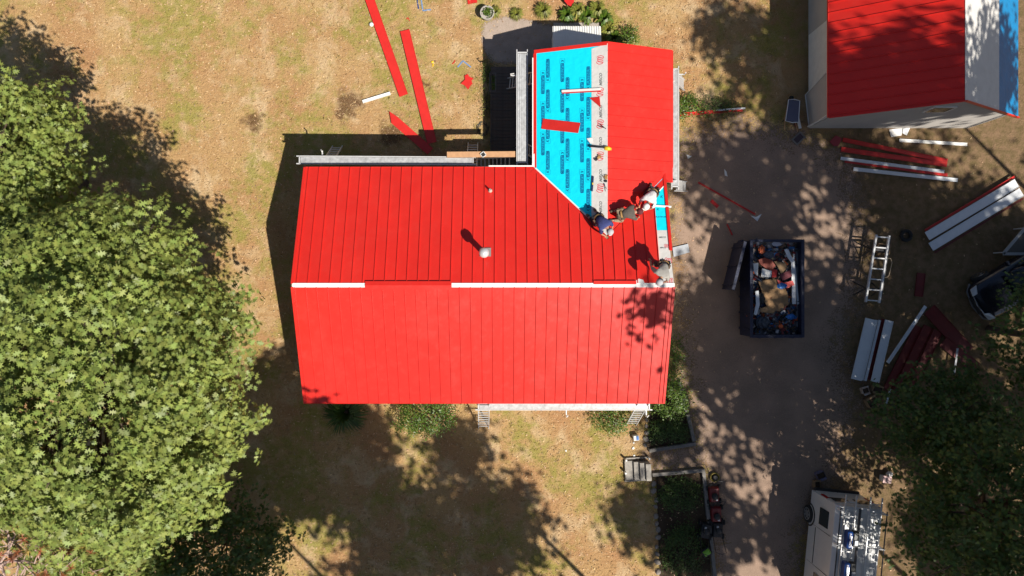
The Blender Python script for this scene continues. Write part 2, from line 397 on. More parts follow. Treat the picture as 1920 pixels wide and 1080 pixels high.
def make_bush(name, label, base, r, h, nclump, per, leaf, tmpl, m, seed, cat='shrub', group=None, rc=0.16):
    g = np.random.default_rng(seed); t = thing(name, label, cat, (base[0], base[1], 0), 0, group); org = np.array((base[0], base[1], 0))
    cc, pts, nor = crown_points((base[0], base[1], h * 0.42), (r[0], r[1], h * 0.55), nclump, g, per, rc, 0.55, 0.12, -0.6)
    pts[:, 2] = np.maximum(pts[:, 2], 0.03)
    o = link('foliage', leaf_mesh('foliage', pts - org, nor, leaf * g.uniform(0.6, 1.25, len(pts)), tmpl, g), m, t); o['kind'] = 'stuff'
    mb = MB()
    for i in range(0, min(len(cc), 24)):
        e = Vector(cc[i]) - Vector(org); s = Vector((e.x * 0.15, e.y * 0.15, -0.02))
        mb.tube([s, s.lerp(e, 0.5) + Vector((0, 0, 0.06)), e], [0.018, 0.012, 0.004], 4)
    mb.build('stem', BARK, t); return t

def make_blades(name, label, base, r, h, n, m, seed, cat='plant', group=None, wd=1.0):
    """strap-leaved or grassy clump"""
    g = np.random.default_rng(seed); t = thing(name, label, cat, (base[0], base[1], 0), 0, group)
    mb = MB()
    for i in range(n):
        a = g.uniform(0, 6.28); l = r * g.uniform(0.5, 1.1); s = Vector((math.cos(a), math.sin(a), 0)); p0 = s * 0.08 * r; hh = h * g.uniform(0.6, 1.1)
        side = Vector((-s.y, s.x, 0)) * 0.022 * wd * g.uniform(0.7, 1.3)
        ps = [p0, p0 + s * l * 0.4 + Vector((0, 0, hh)), p0 + s * l * 0.75 + Vector((0, 0, hh * 0.85)), p0 + s * l + Vector((0, 0, hh * 0.35))]
        mb.add([ps[0] - side, ps[0] + side, ps[1] + side, ps[1] - side, ps[2] + side * .8, ps[2] - side * .8, ps[3]], [(0, 1, 2, 3), (3, 2, 4, 5), (5, 4, 6)])
    o = mb.build('foliage', m, t); o['kind'] = 'stuff'
    k = MB(); k.lathe((0, 0, -0.02), [(0.05 * r + .02, 0), (0.07 * r + .02, 0.05), (0.02, 0.08)], 8); k.build('root_crown', BARK, t)
    return t

# ------------------------------------------------------------------ ground, drive, beds
GROUND = node_ground()
DRIVEM = node_dirt('trodden_drive', (0.34, 0.235, 0.175), (0.26, 0.185, 0.14), (0.44, 0.32, 0.245))
GRAVELM = node_dirt('gravel', (0.42, 0.33, 0.27), (0.34, 0.27, 0.22), (0.55, 0.46, 0.40), 2.0, 30)
MULCHM = node_dirt('mulch_bed', (0.070, 0.048, 0.032), (0.05, 0.036, 0.024), (0.11, 0.075, 0.05), 2.0, 25, edge=False)
gb = MB(); gb.add([(-250, -250, 0), (250, -250, 0), (250, 250, 0), (-250, 250, 0)], [(0, 1, 2, 3)]); tag(gb.build('ground', GROUND), kind='structure')
drive = [P(*p) for p in ((1275, 262), (1390, 232), (1500, 255), (1590, 300), (1610, 420), (1600, 560), (1570, 640), (1600, 760), (1560, 900), (1500, 1000), (1470, 1300), (1345, 1300), (1338, 1080), (1322, 880), (1225, 888), (1220, 846), (1300, 832), (1275, 640), (1262, 400))]
sheet_poly('driveway', drive, 0.005, DRIVEM, 0.3, 2.2)
gravel = [P(*p) for p in ((905, 45), (950, 30), (1010, 42), (1050, 55), (1030, 120), (960, 118), (925, 120), (905, 90))]
sheet_poly('gravel_path', gravel, 0.005, GRAVELM, 0.12, 0.3)
bed1 = [P(*p) for p in ((1218, 740), (1284, 745), (1297, 830), (1216, 842))]
b_ = MB(); b_.add([(p.x, p.y, 0.012) for p in bed1][::-1], [(0, 1, 2, 3)]); tag(b_.build('planting_bed', MULCHM), kind='structure')
bed2 = [P(*p) for p in ((1230, 890), (1316, 883), (1337, 1120), (1238, 1120))]
b_ = MB(); b_.add([(p.x, p.y, 0.012) for p in bed2][::-1], [(0, 1, 2, 3)]); tag(b_.build('planting_bed', MULCHM), kind='structure')

# ------------------------------------------------------------------ the main house
HE, PT = 3.0, 0.354
X0, X1, YE, YR, YB = -7.85, 6.30, 4.56, -0.06, -4.68         # main roof in plan
WX0, WXR, WX1, WY1 = 1.18, 3.90, 6.61, 9.12                   # wing roof in plan
def zmain_n(y): return HE + (YE - y) * PT
def zmain_s(y): return HE + (y - YB) * PT
def zwing_l(x): return HE + (x - WX0) * PT
def zwing_r(x): return HE + (WX1 - x) * PT
def roofz(x, y):
    z = zmain_n(y) if y > YR else zmain_s(y)
    if WX0 <= x <= WX1 and y > 1.5: z = max(z, min(zwing_l(x), zwing_r(x)))
    return z
YV = YE - (WXR - WX0)                                         # where the wing ridge dies into the main roof
house = thing('house', 'long house with bright red metal roof and a half finished wing', 'house', (0, 0, 0))

def wall_box(xa, xb, ya, yb, za, zb, name='wall', m=SIDING, par=house):
    return MB().box(((xa + xb) / 2, (ya + yb) / 2, (za + zb) / 2), (abs(xb - xa), abs(yb - ya), zb - za)).build(name, m, par)
ov = 0.35
# long walls, gable walls with their pointed tops
wall_box(X0 + .2, X1 - .2, YB + ov, YB + ov + .15, 0, HE - .05)
wall_box(X0 + .2, WX0 + .30, YE - ov - .15, YE - ov, 0, HE - .05)
def gable_wall(xa, xb, pts_yz): MB().prism([(xa, y, z) for y, z in pts_yz], (xb - xa, 0, 0)).build('wall', SIDING, house)
gz = [(YB + ov + .16, 0), (YE - ov - .16, 0), (YE - ov - .16, zmain_n(YE - ov) - .17), (YR, zmain_n(YR) - .17), (YB + ov + .16, zmain_s(YB + ov) - .17)]
gable_wall(X0 + .2, X0 + .35, gz); gable_wall(X1 - .35, X1 - .2, gz)
wall_box(WX0 + .35, WX0 + .5, YE - ov + .01, WY1 - .22, 0, HE - .02); wall_box(WX1 - .5, WX1 - .35, YE - ov + .01, WY1 - .22, 0, HE - .02)
MB().prism([(x, WY1 - .22, z) for x, z in ((WX0 + .35, 0), (WX1 - .35, 0), (WX1 - .35, HE - .05), (WXR, zwing_l(WXR) - .17), (WX0 + .35, HE - .05))], (0, .15, 0)).build('wall', SIDING, house)
MB().box((-0.8, 0, 0.10), (14.2, 9.0, 0.2)).build('foundation', CONC, house)
def window(c, wd, ht, axis):
    n = (wd, .06, ht) if axis == 'x' else (.06, wd, ht); f = MB().box(c, n).build('window', WHITE, house)
    d = (wd - .16, .07, ht - .16) if axis == 'x' else (.07, wd - .16, ht - .16); MB().box(c, d).build('pane', GLASS, f)
for x in (-6, -3, 1.5, 4.2): window((x, YB + ov - .02, 1.6), 1.1, 1.2, 'x')
for x in (-5.5, -2.5): window((x, YE - ov + .02, 1.6), 1.1, 1.2, 'x')
for y in (-2.2, 2): window((X0 + .18, y, 1.6), 1.0, 1.1, 'y')
for y in (-2.4, 1.5): window((X1 - .18, y, 1.6), 1.0, 1.1, 'y')
for y in (5.4, 7.6): window((WX1 - .33, y, 1.7), 1.0, 1.1, 'y')
dr = MB().box((-0.9, YB + ov - .03, 1.15), (.95, .08, 2.1)).build('door', WHITE, house); MB().box((-.55, YB + ov - .09, 1.1), (.05, .06, .12)).build('handle', CHROME, dr)

# roof deck (sheathing) under everything
TH = 0.14
def slab(poly, m, name, par, dz=0.0, th=TH):
    a = [(x, y, z + dz - th) for x, y, z in poly]; return MB().prism(a, (0, 0, th)).build(name, m, par)
DECKP = mat('roof_sheathing', (0.30, 0.20, 0.12), 0.85, 0, 0.2, 4)
slab([(X0, YB, HE), (X1, YB, HE), (X1, YR, zmain_s(YR)), (X0, YR, zmain_s(YR))], DECKP, 'roof_deck', house, -0.012)
slab([(X0, YR + .001, zmain_n(YR)), (X1, YR + .001, zmain_n(YR)), (X1, YE, HE), (X0, YE, HE)], DECKP, 'roof_deck', house, -0.012)
slab([(WX0, YE, HE), (WXR - .001, YV, zwing_l(WXR)), (WXR - .001, WY1, zwing_l(WXR)), (WX0, WY1, HE)], DECKP, 'roof_deck', house, -0.008)
slab([(WXR, YV, zwing_l(WXR)), (WX1, YE, HE), (WX1, WY1, HE), (WXR, WY1, zwing_l(WXR))], DECKP, 'roof_deck', house, -0.008)

PW = 0.406
def make_panel(par, poly, rib_a, rib_b, nvec, across):
    """one pan: flat sheet with a standing rib along its edge and two low stiffening beads"""
    mb = MB(); mb.prism([Vector(p) for p in poly], Vector(nvec) * 0.006)
    up = Vector(nvec); mb.beam(Vector(rib_a) + up * 0.022, Vector(rib_b) + up * 0.022, 0.022, 0.044, up)
    return mb.build('roof_panel', RED, par)

# --- main roof, slope facing the camera's top (north), panels run from the ridge to the eave
nn = Vector((0, PT, 1)).normalized(); ns = Vector((0, -PT, 1)).normalized(); nl = Vector((-PT, 0, 1)).normalized(); nr = Vector((PT, 0, 1)).normalized()
slope_n = MB().beam((X0 - .02, YE + .02, HE - .05), (WX0 - .02, YE + .02, HE - .05), .02, .12).build('north_slope', RED, house)   # eave trim carries the panels
VG = 0.17
def ytop(x):
    if x < WX0: return YE + .015
    if x < WXR: return YE - (x - WX0) - VG if x > WX0 + VG * .2 else YE
    return min(YE, YV + (x - WXR) - VG)
kinks = [WX0, WX0 + VG * .2 + .001, WXR, X1]
x = X0 + 0.20; lim = 5.78; edges = [X0]
while x < lim - 0.05: edges.append(x); x += PW
edges.append(lim)
for a, b2 in zip(edges[:-1], edges[1:]):
    xs = [a] + [k for k in kinks if a < k < b2] + [b2]; yr = YR + .07
    poly = [(a, yr, zmain_n(yr)), (b2, yr, zmain_n(yr))] + [(q, ytop(q), zmain_n(ytop(q))) for q in reversed(xs)]
    make_panel(slope_n, poly, (b2, yr, zmain_n(yr)), (b2, ytop(b2) - .01, zmain_n(ytop(b2) - .01)), nn, None)
# --- south slope
slope_s = MB().beam((X0 - .02, YB - .02, HE - .05), (X1 + .02, YB - .02, HE - .05), .02, .12).build('south_slope', RED, house)
x = X0 + 0.12; edges = [X0]
while x < X1 - .05: edges.append(x); x += PW
edges.append(X1)
for a, b2 in zip(edges[:-1], edges[1:]):
    yr = YR - .055
    make_panel(slope_s, [(a, YB - .015, zmain_s(YB - .015)), (b2, YB - .015, zmain_s(YB - .015)), (b2, yr, zmain_s(yr)), (a, yr, zmain_s(yr))], (b2, YB - .01, zmain_s(YB - .01)), (b2, yr, zmain_s(yr)), ns, None)
# --- wing, right slope
slope_e = MB().beam((WX1 + .02, YE, HE - .05), (WX1 + .02, WY1 + .02, HE - .05), .02, .12).build('east_wing_slope', RED, house)
y = WY1 - .30; edges = [WY1 + .012]
while y > YV + .3: edges.append(y); y -= PW
edges.append(YV + .12)
def xr(yy): return WX1 + .015 if yy > YE - .0005 else WXR + (yy - YV) - VG
for a, b2 in zip(edges[:-1], edges[1:]):
    ks = [k for k in (YE, YE - .001) if b2 < k < a]; ed = [a] + ks + [b2]; xw = WXR + .02
    ed = [e for e in ed if xr(e) > xw + .02]
    if len(ed) < 2: continue
    lo = ed[-1]
    poly = [(xw, a, zwing_r(xw)), (xw, lo, zwing_r(xw))] + [(xr(e), e, zwing_r(xr(e))) for e in reversed(ed)]
    make_panel(slope_e, poly, (xw, lo, zwing_r(xw)), (max(xr(lo) - .01, xw + .05), lo, zwing_r(max(xr(lo) - .01, xw + .05))), nr, None)
MB().prism([(6.27, 3.98, zwing_r(6.27) - .12), (WX1, 3.98, zwing_r(WX1) - .12), (WX1, YE - .001, zwing_r(WX1) - .12), (6.27, YE - .001, zwing_r(6.27) - .12)], (0, 0, .11)).build('roof_deck', DECKP, house)
make_panel(slope_e, [(q_, y_, zwing_r(q_) + .012) for q_, y_ in ((6.10, 4.38), (6.24, 3.97), (WX1 + .015, 3.97), (WX1 + .015, YE + .02), (6.0, YE + .02))], (6.26, 3.985, zwing_r(6.26)), (WX1, 3.985, zwing_r(WX1)), nr, None)
# --- wing, left slope: bare blue underlayment and its pale ridge strip
und = slab([(WX0 + .06, YE - .06, zwing_l(WX0 + .06)), (WXR - .01, YV - .01 + .02, zwing_l(WXR - .01)), (WXR - .01, WY1 - .02, zwing_l(WXR - .01)), (WX0 + .06, WY1 - .02, zwing_l(WX0 + .06))], CYAN, 'underlayment', house, 0.004, 0.010)
tag(und, 'bright cyan printed roofing underlayment on the wing')
gx = WXR - .56
gst = slab([(gx, YV + (WXR - gx) + .02 - .04, zwing_l(gx)), (WXR + .02, YV + .02, zwing_l(WXR + .02) + .005), (WXR + .02, WY1 - .03, zwing_l(WXR + .02) + .005), (gx, WY1 - .16, zwing_l(gx))], GREYU, 'underlayment', house, 0.011, 0.006)
tag(gst, 'pale grey printed underlayment strip along the wing ridge')
# exposed strips at the right rake of the main roof
def on_n(x, y, d=0.0): return Vector((x, y, zmain_n(y))) + nn * d
yb1 = 2.03
bst = MB().prism([on_n(5.80, yb1, 0), on_n(6.20, yb1, 0), on_n(6.20, 4.10, 0), on_n(6.14, 4.10, 0), on_n(5.80, 3.74, 0)], nn * 0.006).build('underlayment', CYAN, house)
gs2 = MB().prism([on_n(5.80, YR + .08, 0), on_n(6.27, YR + .08, 0), on_n(6.21, yb1 - .005, 0), on_n(5.80, yb1 - .005, 0)], nn * 0.006).build('underlayment', GREYU, house)
tag(bst, 'blue underlayment strip bared at the rake'); tag(gs2, 'grey underlayment strip bared at the rake near the ridge')
# trims
trim = []
def trim_beam(name, p, q, wd, ht, m, up=(0, 0, 1), par=house): return MB().beam(p, q, wd, ht, up).build(name, m, par)
trim_beam('rake_trim', on_n(X1 - .04, 1.25, .02), on_n(X1 - .04, YE - .25, .02), .11, .05, RED, nn)
trim_beam('rake_trim', (X0 + .035, YR + .07, zmain_n(YR + .07) + .02), (X0 + .035, YE, HE + .02), .09, .05, RED, nn)
trim_beam('rake_trim', (X0 + .035, YR - .06, zmain_s(YR - .06) + .02), (X0 + .035, YB, HE + .02), .09, .05, RED, ns)
trim_beam('rake_trim', (X1 - .035, YR - .06, zmain_s(YR - .06) + .02), (X1 - .035, YB, HE + .02), .09, .05, RED, ns)
trim_beam('rake_trim', (WX0, WY1 - .02, HE + .012), (WXR, WY1 - .02, zwing_l(WXR) + .012), .14, .03, RED, nl)
trim_beam('eave_trim', (WX0 + .035, YE, HE + .014), (WX0 + .035, WY1 - .09, HE + .014), .13, .02, RED, nl)
trim_beam('rake_trim', (WXR + .01, WY1 + .02, zwing_r(WXR) + .012), (WX1, WY1 + .02, HE + .012), .05, .04, RED, nr)
# valley flashing: a red folded strip on each side and the white edge
v0, v1 = Vector((WX0 + .02, YE - .03, HE + .012)), Vector((WXR, YV - .02, zwing_l(WXR) + .012))
dl = Vector((v1.x - v0.x, v1.y - v0.y, 0)).normalized(); sd_ = Vector((-dl.y, dl.x, 0))
def on_valley(p, off, zf, lift): q = p + sd_ * off; return Vector((q.x, q.y, zf(q) + lift))
MB().prism([on_valley(v0, -.24, lambda q: zmain_n(q.y), .009), on_valley(v1, -.24, lambda q: zmain_n(q.y), .009), on_valley(v1, 0, lambda q: zmain_n(q.y), .009), on_valley(v0, 0, lambda q: zmain_n(q.y), .009)], (0, 0, .006)).build('valley_flashing', RED, house)
MB().prism([on_valley(v0, .002, lambda q: zwing_l(q.x), .009), on_valley(v1, .002, lambda q: zwing_l(q.x), .009), on_valley(v1 - dl * .12, .05, lambda q: zwing_l(q.x), .009), on_valley(v0 + dl * .02, .05, lambda q: zwing_l(q.x), .009)], (0, 0, .006)).build('valley_flashing', WHITE, house)
u0, u1 = Vector((WXR, YV - .02, 0)), Vector((X1 - .05, YV + (X1 - .05 - WXR) - .02, 0)); du = (u1 - u0).normalized(); su = Vector((-du.y, du.x, 0))
def vr(p, off, zf, lift): q = p + su * off; return Vector((q.x, q.y, zf(q) + lift))
MB().prism([vr(u0, -.02, lambda q: zmain_n(q.y), .009), vr(u0, -.22, lambda q: zmain_n(q.y), .009), vr(u1, -.22, lambda q: zmain_n(q.y), .009), vr(u1, -.02, lambda q: zmain_n(q.y), .009)], (0, 0, .006)).build('valley_flashing', RED, house)
MB().prism([vr(u0 + du * .1, .0, lambda q: zwing_r(q.x), .009), vr(u1, .0, lambda q: zwing_r(q.x), .009), vr(u1, .17, lambda q: zwing_r(q.x), .009), vr(u0 + du * .3, .17, lambda q: zwing_r(q.x), .009)], (0, 0, .006)).build('valley_flashing', RED, house)
trim_beam('valley_flashing', vr(u1 - du * .16, -.24, lambda q: zmain_n(q.y), .02), vr(u1 - du * .62, -.24, lambda q: zmain_n(q.y), .02), .04, .012, WHITE)
# white eave flashing in the corner between main roof and wing
trim_beam('drip_edge', (-.6, YE + .06, HE - .015), (WX0 - .02, YE + .06, HE - .015), .05, .06, WHITE)
trim_beam('drip_edge', (WX0 - .05, YE + .10, HE - .015), (WX0 - .05, WY1 - .25, HE - .015), .04, .06, WHITE)
MB().prism([(WX0 - .08, YE + .1, HE + .004), (WX0 + .02, YE - .02, HE + .02), (WX0 + .02, YE + .55, HE + .012), (WX0 - .04, YE + .5, HE + .004)], (0, 0, .008)).build('drip_edge', WHITE, house)
# ridge: white tape in the gap, two lengths of red cap already on
ridge_z = zmain_n(YR)
MB().prism([(X0 + .04, YR - .075, ridge_z - .022), (X1 - .01, YR - .075, ridge_z - .022), (X1 - .01, YR + .085, ridge_z - .022), (X0 + .04, YR + .085, ridge_z - .022)], (0, 0, .022)).build('ridge_tape', WHITE, house)
def ridge_cap(xa, xb):
    mb = MB(); 
    for s in (1, -1):
        mb.hexa([(xa, YR, ridge_z + .05), (xb, YR, ridge_z + .05), (xb, YR + s * .155, ridge_z - .004), (xa, YR + s * .155, ridge_z - .004)][::s],
                [(xa, YR, ridge_z + .062), (xb, YR, ridge_z + .062), (xb, YR + s * .155, ridge_z + .012), (xa, YR + s * .155, ridge_z + .012)][::s])
    mb.build('ridge_cap', RED, house)
ridge_cap(P(685, 535, ridge_z).x, P(847, 535, ridge_z).x); 
MB().prism([(P(1113, 0, ridge_z).x, YR + .04, ridge_z + .005), (P(1193, 0, ridge_z).x, YR + .04, ridge_z + .005), (P(1193, 0, ridge_z).x, YR + .17, ridge_z - .005), (P(1113, 0, ridge_z).x, YR + .17, ridge_z - .005)], (0, 0, .02)).build('ridge_cap', RED, house)
MB().prism([on_n(4.88, .02, .012), on_n(5.18, .02, .012), on_n(5.14, .14, .012), on_n(4.98, .18, .012), on_n(4.86, .10, .012)], nn * .01).build('ridge_tape', WHITE, house)
# faint scuffs of primer along two seams are paint dust on the panels
# stove pipe and plumbing vent
pb = P(909, 476, 4.3); zp = roofz(pb.x, pb.y)
vp = thing('stove_pipe', 'silver stove pipe with a domed cap on the red roof', 'chimney pipe', (pb.x, pb.y, zp - .02))
MB().box((.02, .07, .03), (.42, .34, .02), 0, Matrix.Rotation(-math.atan(PT), 3, 'X')).build('flashing', mat('lead', (.35, .33, .31), .6, .3), vp)
MB().lathe((0, 0, 0), [(.105, 0), (.105, 1.02)], 18).build('pipe', mat('galvanised', (.55, .55, .55), .35, .8, .2, 8), vp, smooth=True)
MB().lathe((0, 0, .98), [(.15, 0), (.185, .02), (.185, .10), (.17, .16), (.12, .215), (.06, .24), (.005, .245)], 20).build('cap', mat('galvanised_cap', (.72, .70, .70), .38, .45), vp, smooth=True)
pb = P(919, 356, 3.6); zp = roofz(pb.x, pb.y)
vp = thing('vent_pipe', 'small white plumbing vent pipe near the eave of the red roof', 'pipe', (pb.x, pb.y, zp - .02))
MB().lathe((0, 0, 0), [(.085, 0), (.08, .05), (.045, .09)], 14).build('boot', mat('boot_rubber', (.45, .33, .25), .7), vp, smooth=True)
MB().lathe((0, 0, .02), [(.038, 0), (.038, .3), (.028, .3), (.028, .1)], 12).build('pipe', WHITE, vp, smooth=False)
MB().box((0, -.12, .03), (.10, .09, .03)).build('sealant', mat('sealant', (.6, .5, .38), .7), vp)

# ---- printing on the underlayment
def text_mesh(body, size, shear=0.0, bold=0.0):
    cu = bpy.data.curves.new('print', 'FONT'); cu.body = body; cu.size = size; cu.align_x = 'CENTER'; cu.align_y = 'CENTER'; cu.shear = shear; cu.offset = bold; cu.resolution_u = 2
    o = bpy.data.objects.new('print', cu); col.objects.link(o); dg = bpy.context.evaluated_depsgraph_get()
    me = bpy.data.meshes.new_from_object(o.evaluated_get(dg)); bpy.data.objects.remove(o); return me
def frame_mesh(w_, h_, t_):
    mb = MB()
    for c, d in (((0, h_ / 2, 0), (w_, t_)), ((0, -h_ / 2, 0), (w_, t_)), ((w_ / 2, 0, 0), (t_, h_)), ((-w_ / 2, 0, 0), (t_, h_))):
        mb.add([(c[0] - d[0] / 2, c[1] - d[1] / 2, 0), (c[0] + d[0] / 2, c[1] - d[1] / 2, 0), (c[0] + d[0] / 2, c[1] + d[1] / 2, 0), (c[0] - d[0] / 2, c[1] + d[1] / 2, 0)], [(0, 1, 2, 3)])
    return mb
def plate(w_, h_): return MB().add([(-w_ / 2, -h_ / 2, 0), (w_ / 2, -h_ / 2, 0), (w_ / 2, h_ / 2, 0), (-w_ / 2, h_ / 2, 0)], [(0, 1, 2, 3)])
ME_PLAT = text_mesh('PLATINUM', 0.155, 0, .004); ME_PLAT.materials.append(INK)
ME_PLATE = plate(.66, .135).mesh('print_ground'); ME_PLATE.materials.append(INK2)
ME_FRAME = frame_mesh(.66, .135, .014).mesh('print_frame'); ME_FRAME.materials.append(INK)
ME_BOX = frame_mesh(.185, .19, .012).mesh('print_box'); ME_BOX.materials.append(INK2)
ME_K = text_mesh('K', 0.15, 0.2, .004); ME_K.materials.append(INK)
ME_SUB = text_mesh('-- --- -- --', 0.075); ME_SUB.materials.append(INK2)
ME_MIR = text_mesh('MIRCO', 0.15, 0.35, .006); ME_MIR.materials.append(GINK)
ME_MSUB = text_mesh('--------', 0.085); ME_MSUB.materials.append(GINK)
def ribbon(mb, pts, wd):
    for (ax, ay), (bx, by) in zip(pts[:-1], pts[1:]):
        d = Vector((bx - ax, by - ay, 0)); L = d.length; d.normalize(); s = Vector((-d.y, d.x, 0)) * wd / 2; e = d * wd * .2; a, b2 = Vector((ax, ay, 0)), Vector((bx, by, 0))
        mb.add([a - s - e, b2 - s + e, b2 + s + e, a + s - e], [(0, 1, 2, 3)])
lg = MB()
for i in (-1, 0, 1): ribbon(lg, [(i * .07 - .02, -.10), (i * .07 + .015, .055)], .034)
ribbon(lg, [(-.055, .055), (-.04, .085), (.07, .085), (.088, .055)], .03)
ribbon(lg, [(.05, -.10), (.075, -.125), (.115, -.10), (.145, -.03), (.14, .06), (.105, .12)], .022)
ribbon(lg, [(-.05, .125), (-.10, .12), (-.145, .05), (-.14, -.03), (-.12, -.09)], .022)
ME_LOGO = lg.mesh('print_logo'); ME_LOGO.materials.append(RINK)
def frame_on(origin, xdir, n):
    xd = Vector(xdir).normalized(); n = Vector(n).normalized(); yd = n.cross(xd); xd = yd.cross(n)
    m = Matrix((xd, yd, n)).transposed().to_4x4(); m.translation = Vector(origin); return m
def put(me, par, M, off=(0, 0, 0), s=1.0, name='print'):
    o = link(name, me, None, par); o.matrix_world = M @ Matrix.Translation(off) @ Matrix.Scale(s, 4); return o
def in_wing(x, y, m=0.0): return y < WY1 - .1 - m and (y > YE - (x - WX0) + .12 + m or y > YE + .05 + m)
cols = [(1018, 132, 1), (1027.5, 113, -1), (1054.5, 109, 1), (1064.5, 90, -1), (1091.5, 87, 1), (1103.5, 127, -1)]
for cx, y0, dr_ in cols:
    for k in range(-2, 8):
        ys = y0 + k * 57.5                     # top of the 41-pixel block: logo box and lettering
        hx = 3.0 + (P(cx, 0, 3).x - WX0) * PT
        a, b2 = P(cx, ys, hx), P(cx, ys + 42, hx)
        if not (in_wing(a.x, a.y) and in_wing(b2.x, b2.y)): continue
        lpos = P(cx, ys + (5 if dr_ == 1 else 37), hx); tpos = P(cx, ys + (27 if dr_ == 1 else 15), hx)
        M = frame_on((tpos.x, tpos.y, zwing_l(tpos.x)), (0, -1 if dr_ == 1 else 1, 0), nl); M2 = frame_on((lpos.x, lpos.y, zwing_l(lpos.x)), (0, -1 if dr_ == 1 else 1, 0), nl)
        put(ME_PLATE, und, M, (0, 0, .0065)); put(ME_PLAT, und, M, (0, 0, .0085)); put(ME_FRAME, und, M, (0, 0, .0095)); put(ME_SUB, und, M, (0, -.12, .0075))
        put(ME_BOX, und, M2, (0, 0, .0075)); put(ME_K, und, M2, (0, 0, .0085))
for k in range(6):
    for kind, yp in ((0, 113 + 60 * k), (1, 150 + 60 * k)):
        p = P(1125.5 if kind == 0 else 1126.5, yp, 3.85)
        if p.y < YV + (WXR - p.x) + .25 or p.y > WY1 - .2: continue
        M = frame_on((p.x, p.y, zwing_l(p.x)), (0, 1, 0), nl)
        if kind == 0: put(ME_LOGO, gst, M, (0, 0, .014), 1.1)
        else: put(ME_MIR, gst, M, (0, 0, .014)); put(ME_MSUB, gst, M, (0, -.11, .014))
for yy, me, sx, s in ((3.35, ME_K, 6.08, 1.0), (3.62, ME_SUB, 6.0, .4), (2.55, ME_PLAT, 6.0, .55), (2.85, ME_K, 5.9, .8)):
    put(me, bst, frame_on(on_n(sx, yy), (1, 0, 0), nn), (0, 0, .009), s)
for yy, me, sx, s in ((1.75, ME_MIR, 5.98, .55), (1.35, ME_MIR, 5.97, .5), (1.42, ME_LOGO, 6.12, .6), (.86, ME_LOGO, 6.13, .9), (.12, ME_LOGO, 6.12, .85)):
    put(me, gs2, frame_on(on_n(sx, yy), (1, 0, 0), nn), (0, 0, .009), s)

# ------------------------------------------------------------------ ladders and stages round the eaves
def ladder(label, foot, top, width, side, name='ladder', m=ALU, group=None, step=0.30, cat='ladder'):
    """foot and top are mid points, side the direction across"""
    foot, top = Vector(foot), Vector(top); s = Vector(side).normalized() * width / 2; d = (top - foot); L = d.length; u = d / L; n = u.cross(s).normalized()
    t = thing(name, label, cat, foot, 0, group); org = foot
    for k in (-1, 1): MB().beam(foot + s * k, top + s * k, .03, .075, n).build('rail', m, t, org)
    i = 1; rung = None
    while i * step < L - .1:
        p = foot + u * (i * step)
        if rung is None: rung = MB().beam(-s, s, .035, .03, n).mesh('rung'); rung.materials.append(m)
        o = link('rung', rung, None, t); o.location = p - org; i += 1
    return t
def stage(label, a, b2, width, group='aluminium work stages at the eaves', cat='scaffold plank'):
    """aluminium stage: two rails, a ribbed deck and cross bars sticking out at the ends"""
    a, b2 = Vector(a), Vector(b2); d = (b2 - a).normalized(); s = d.cross(Vector((0, 0, 1))).normalized()
    t = thing('stage_plank', label, cat, a, 0)
    for k in (-1, 1): MB().beam(a - d * .12 + s * k * width / 2, b2 + d * .12 + s * k * width / 2, .035, .11).build('rail', ALU, t, a)
    nb = 5
    for i in range(nb):
        o_ = (i - (nb - 1) / 2) * (width - .06) / nb
        MB().beam(a + d * .04 + s * o_ + Vector((0, 0, .02)), b2 - d * .04 + s * o_ + Vector((0, 0, .02)), (width - .06) / nb - .008, .03).build('deck_slat', ALUD, t, a)
    L = (b2 - a).length; n = int(L / .45); cm = MB().beam(-s * width / 2, s * width / 2, .03, .03).mesh('cross_bar'); cm.materials.append(ALU)
    for i in range(n + 1):
        o = link('cross_bar', cm, None, t); o.location = d * (i * L / n) + Vector((0, 0, -.025))
    for q in (a, b2): MB().beam(q - s * (width / 2), q + s * (width / 2), .04, .05, (0, 0, 1)).build('end_bar', ALU, t, a - Vector((0, 0, .03)))
    return t
def jack(label, at, along, width, out):
    """bracket of bent steel that carries a stage on a ladder"""
    at = Vector(at); o_ = Vector(out).normalized(); t = thing('ladder_jack', label, 'bracket', at)
    MB().beam((0, 0, -.04), o_ * (width + .15) + Vector((0, 0, -.04)), .04, .04).build('arm', ALU, t)
    MB().tube([o_ * (width + .1) + Vector((0, 0, -.06)), o_ * .05 + Vector((0, 0, -.45))], .016, 6).build('strut', ALU, t)
    MB().tube([o_ * (width + .12) + Vector((0, 0, -.03)), o_ * (width + .14) + Vector((0, 0, .16)), o_ * (width + .06) + Vector((.05, 0, .22))], .022, 6).build('hook', WHITE, t)
    return t
zs = 2.55
# north eave
stage('long aluminium stage along the north eave of the red roof', P(562, 300, zs), P(887, 302, zs), .30)
ladder('shaded aluminium ladder under the left end of the long north stage', P(633, 274), P(612, 308, 2.62), .42, (1, 0, 0))
ladder('shaded aluminium ladder under the wooden plank by the inner corner', P(887, 268), P(884, 312, 2.60), .42, (1, 0, 0))
jack('white tipped ladder jack at the left end of the north stage', P(604, 306, zs - .06), 0, .36, (0, 1, 0))
pl = thing('wooden_plank', 'new wooden plank laid across the inner corner of the roof', 'plank', P(902, 290, zs + .12))
MB().beam(P(838, 290, zs + .12), P(966, 289, zs + .12), .23, .045).build('board', WOOD, pl, P(902, 290, zs + .12), bevel=.006)
for q in (866, 945): MB().beam(P(q, 286, zs + .08), P(q, 294, zs + .08), .09, .035).build('cleat', WOOD, pl, P(902, 290, zs + .12))
c = P(906, 290, zs + .15)
bk = thing('black_cup', 'square white tray with dark inside on the wooden plank', 'tray', c, .6)
MB().box((0, 0, .012), (.17, .17, .02)).build('base', BLACK, bk)
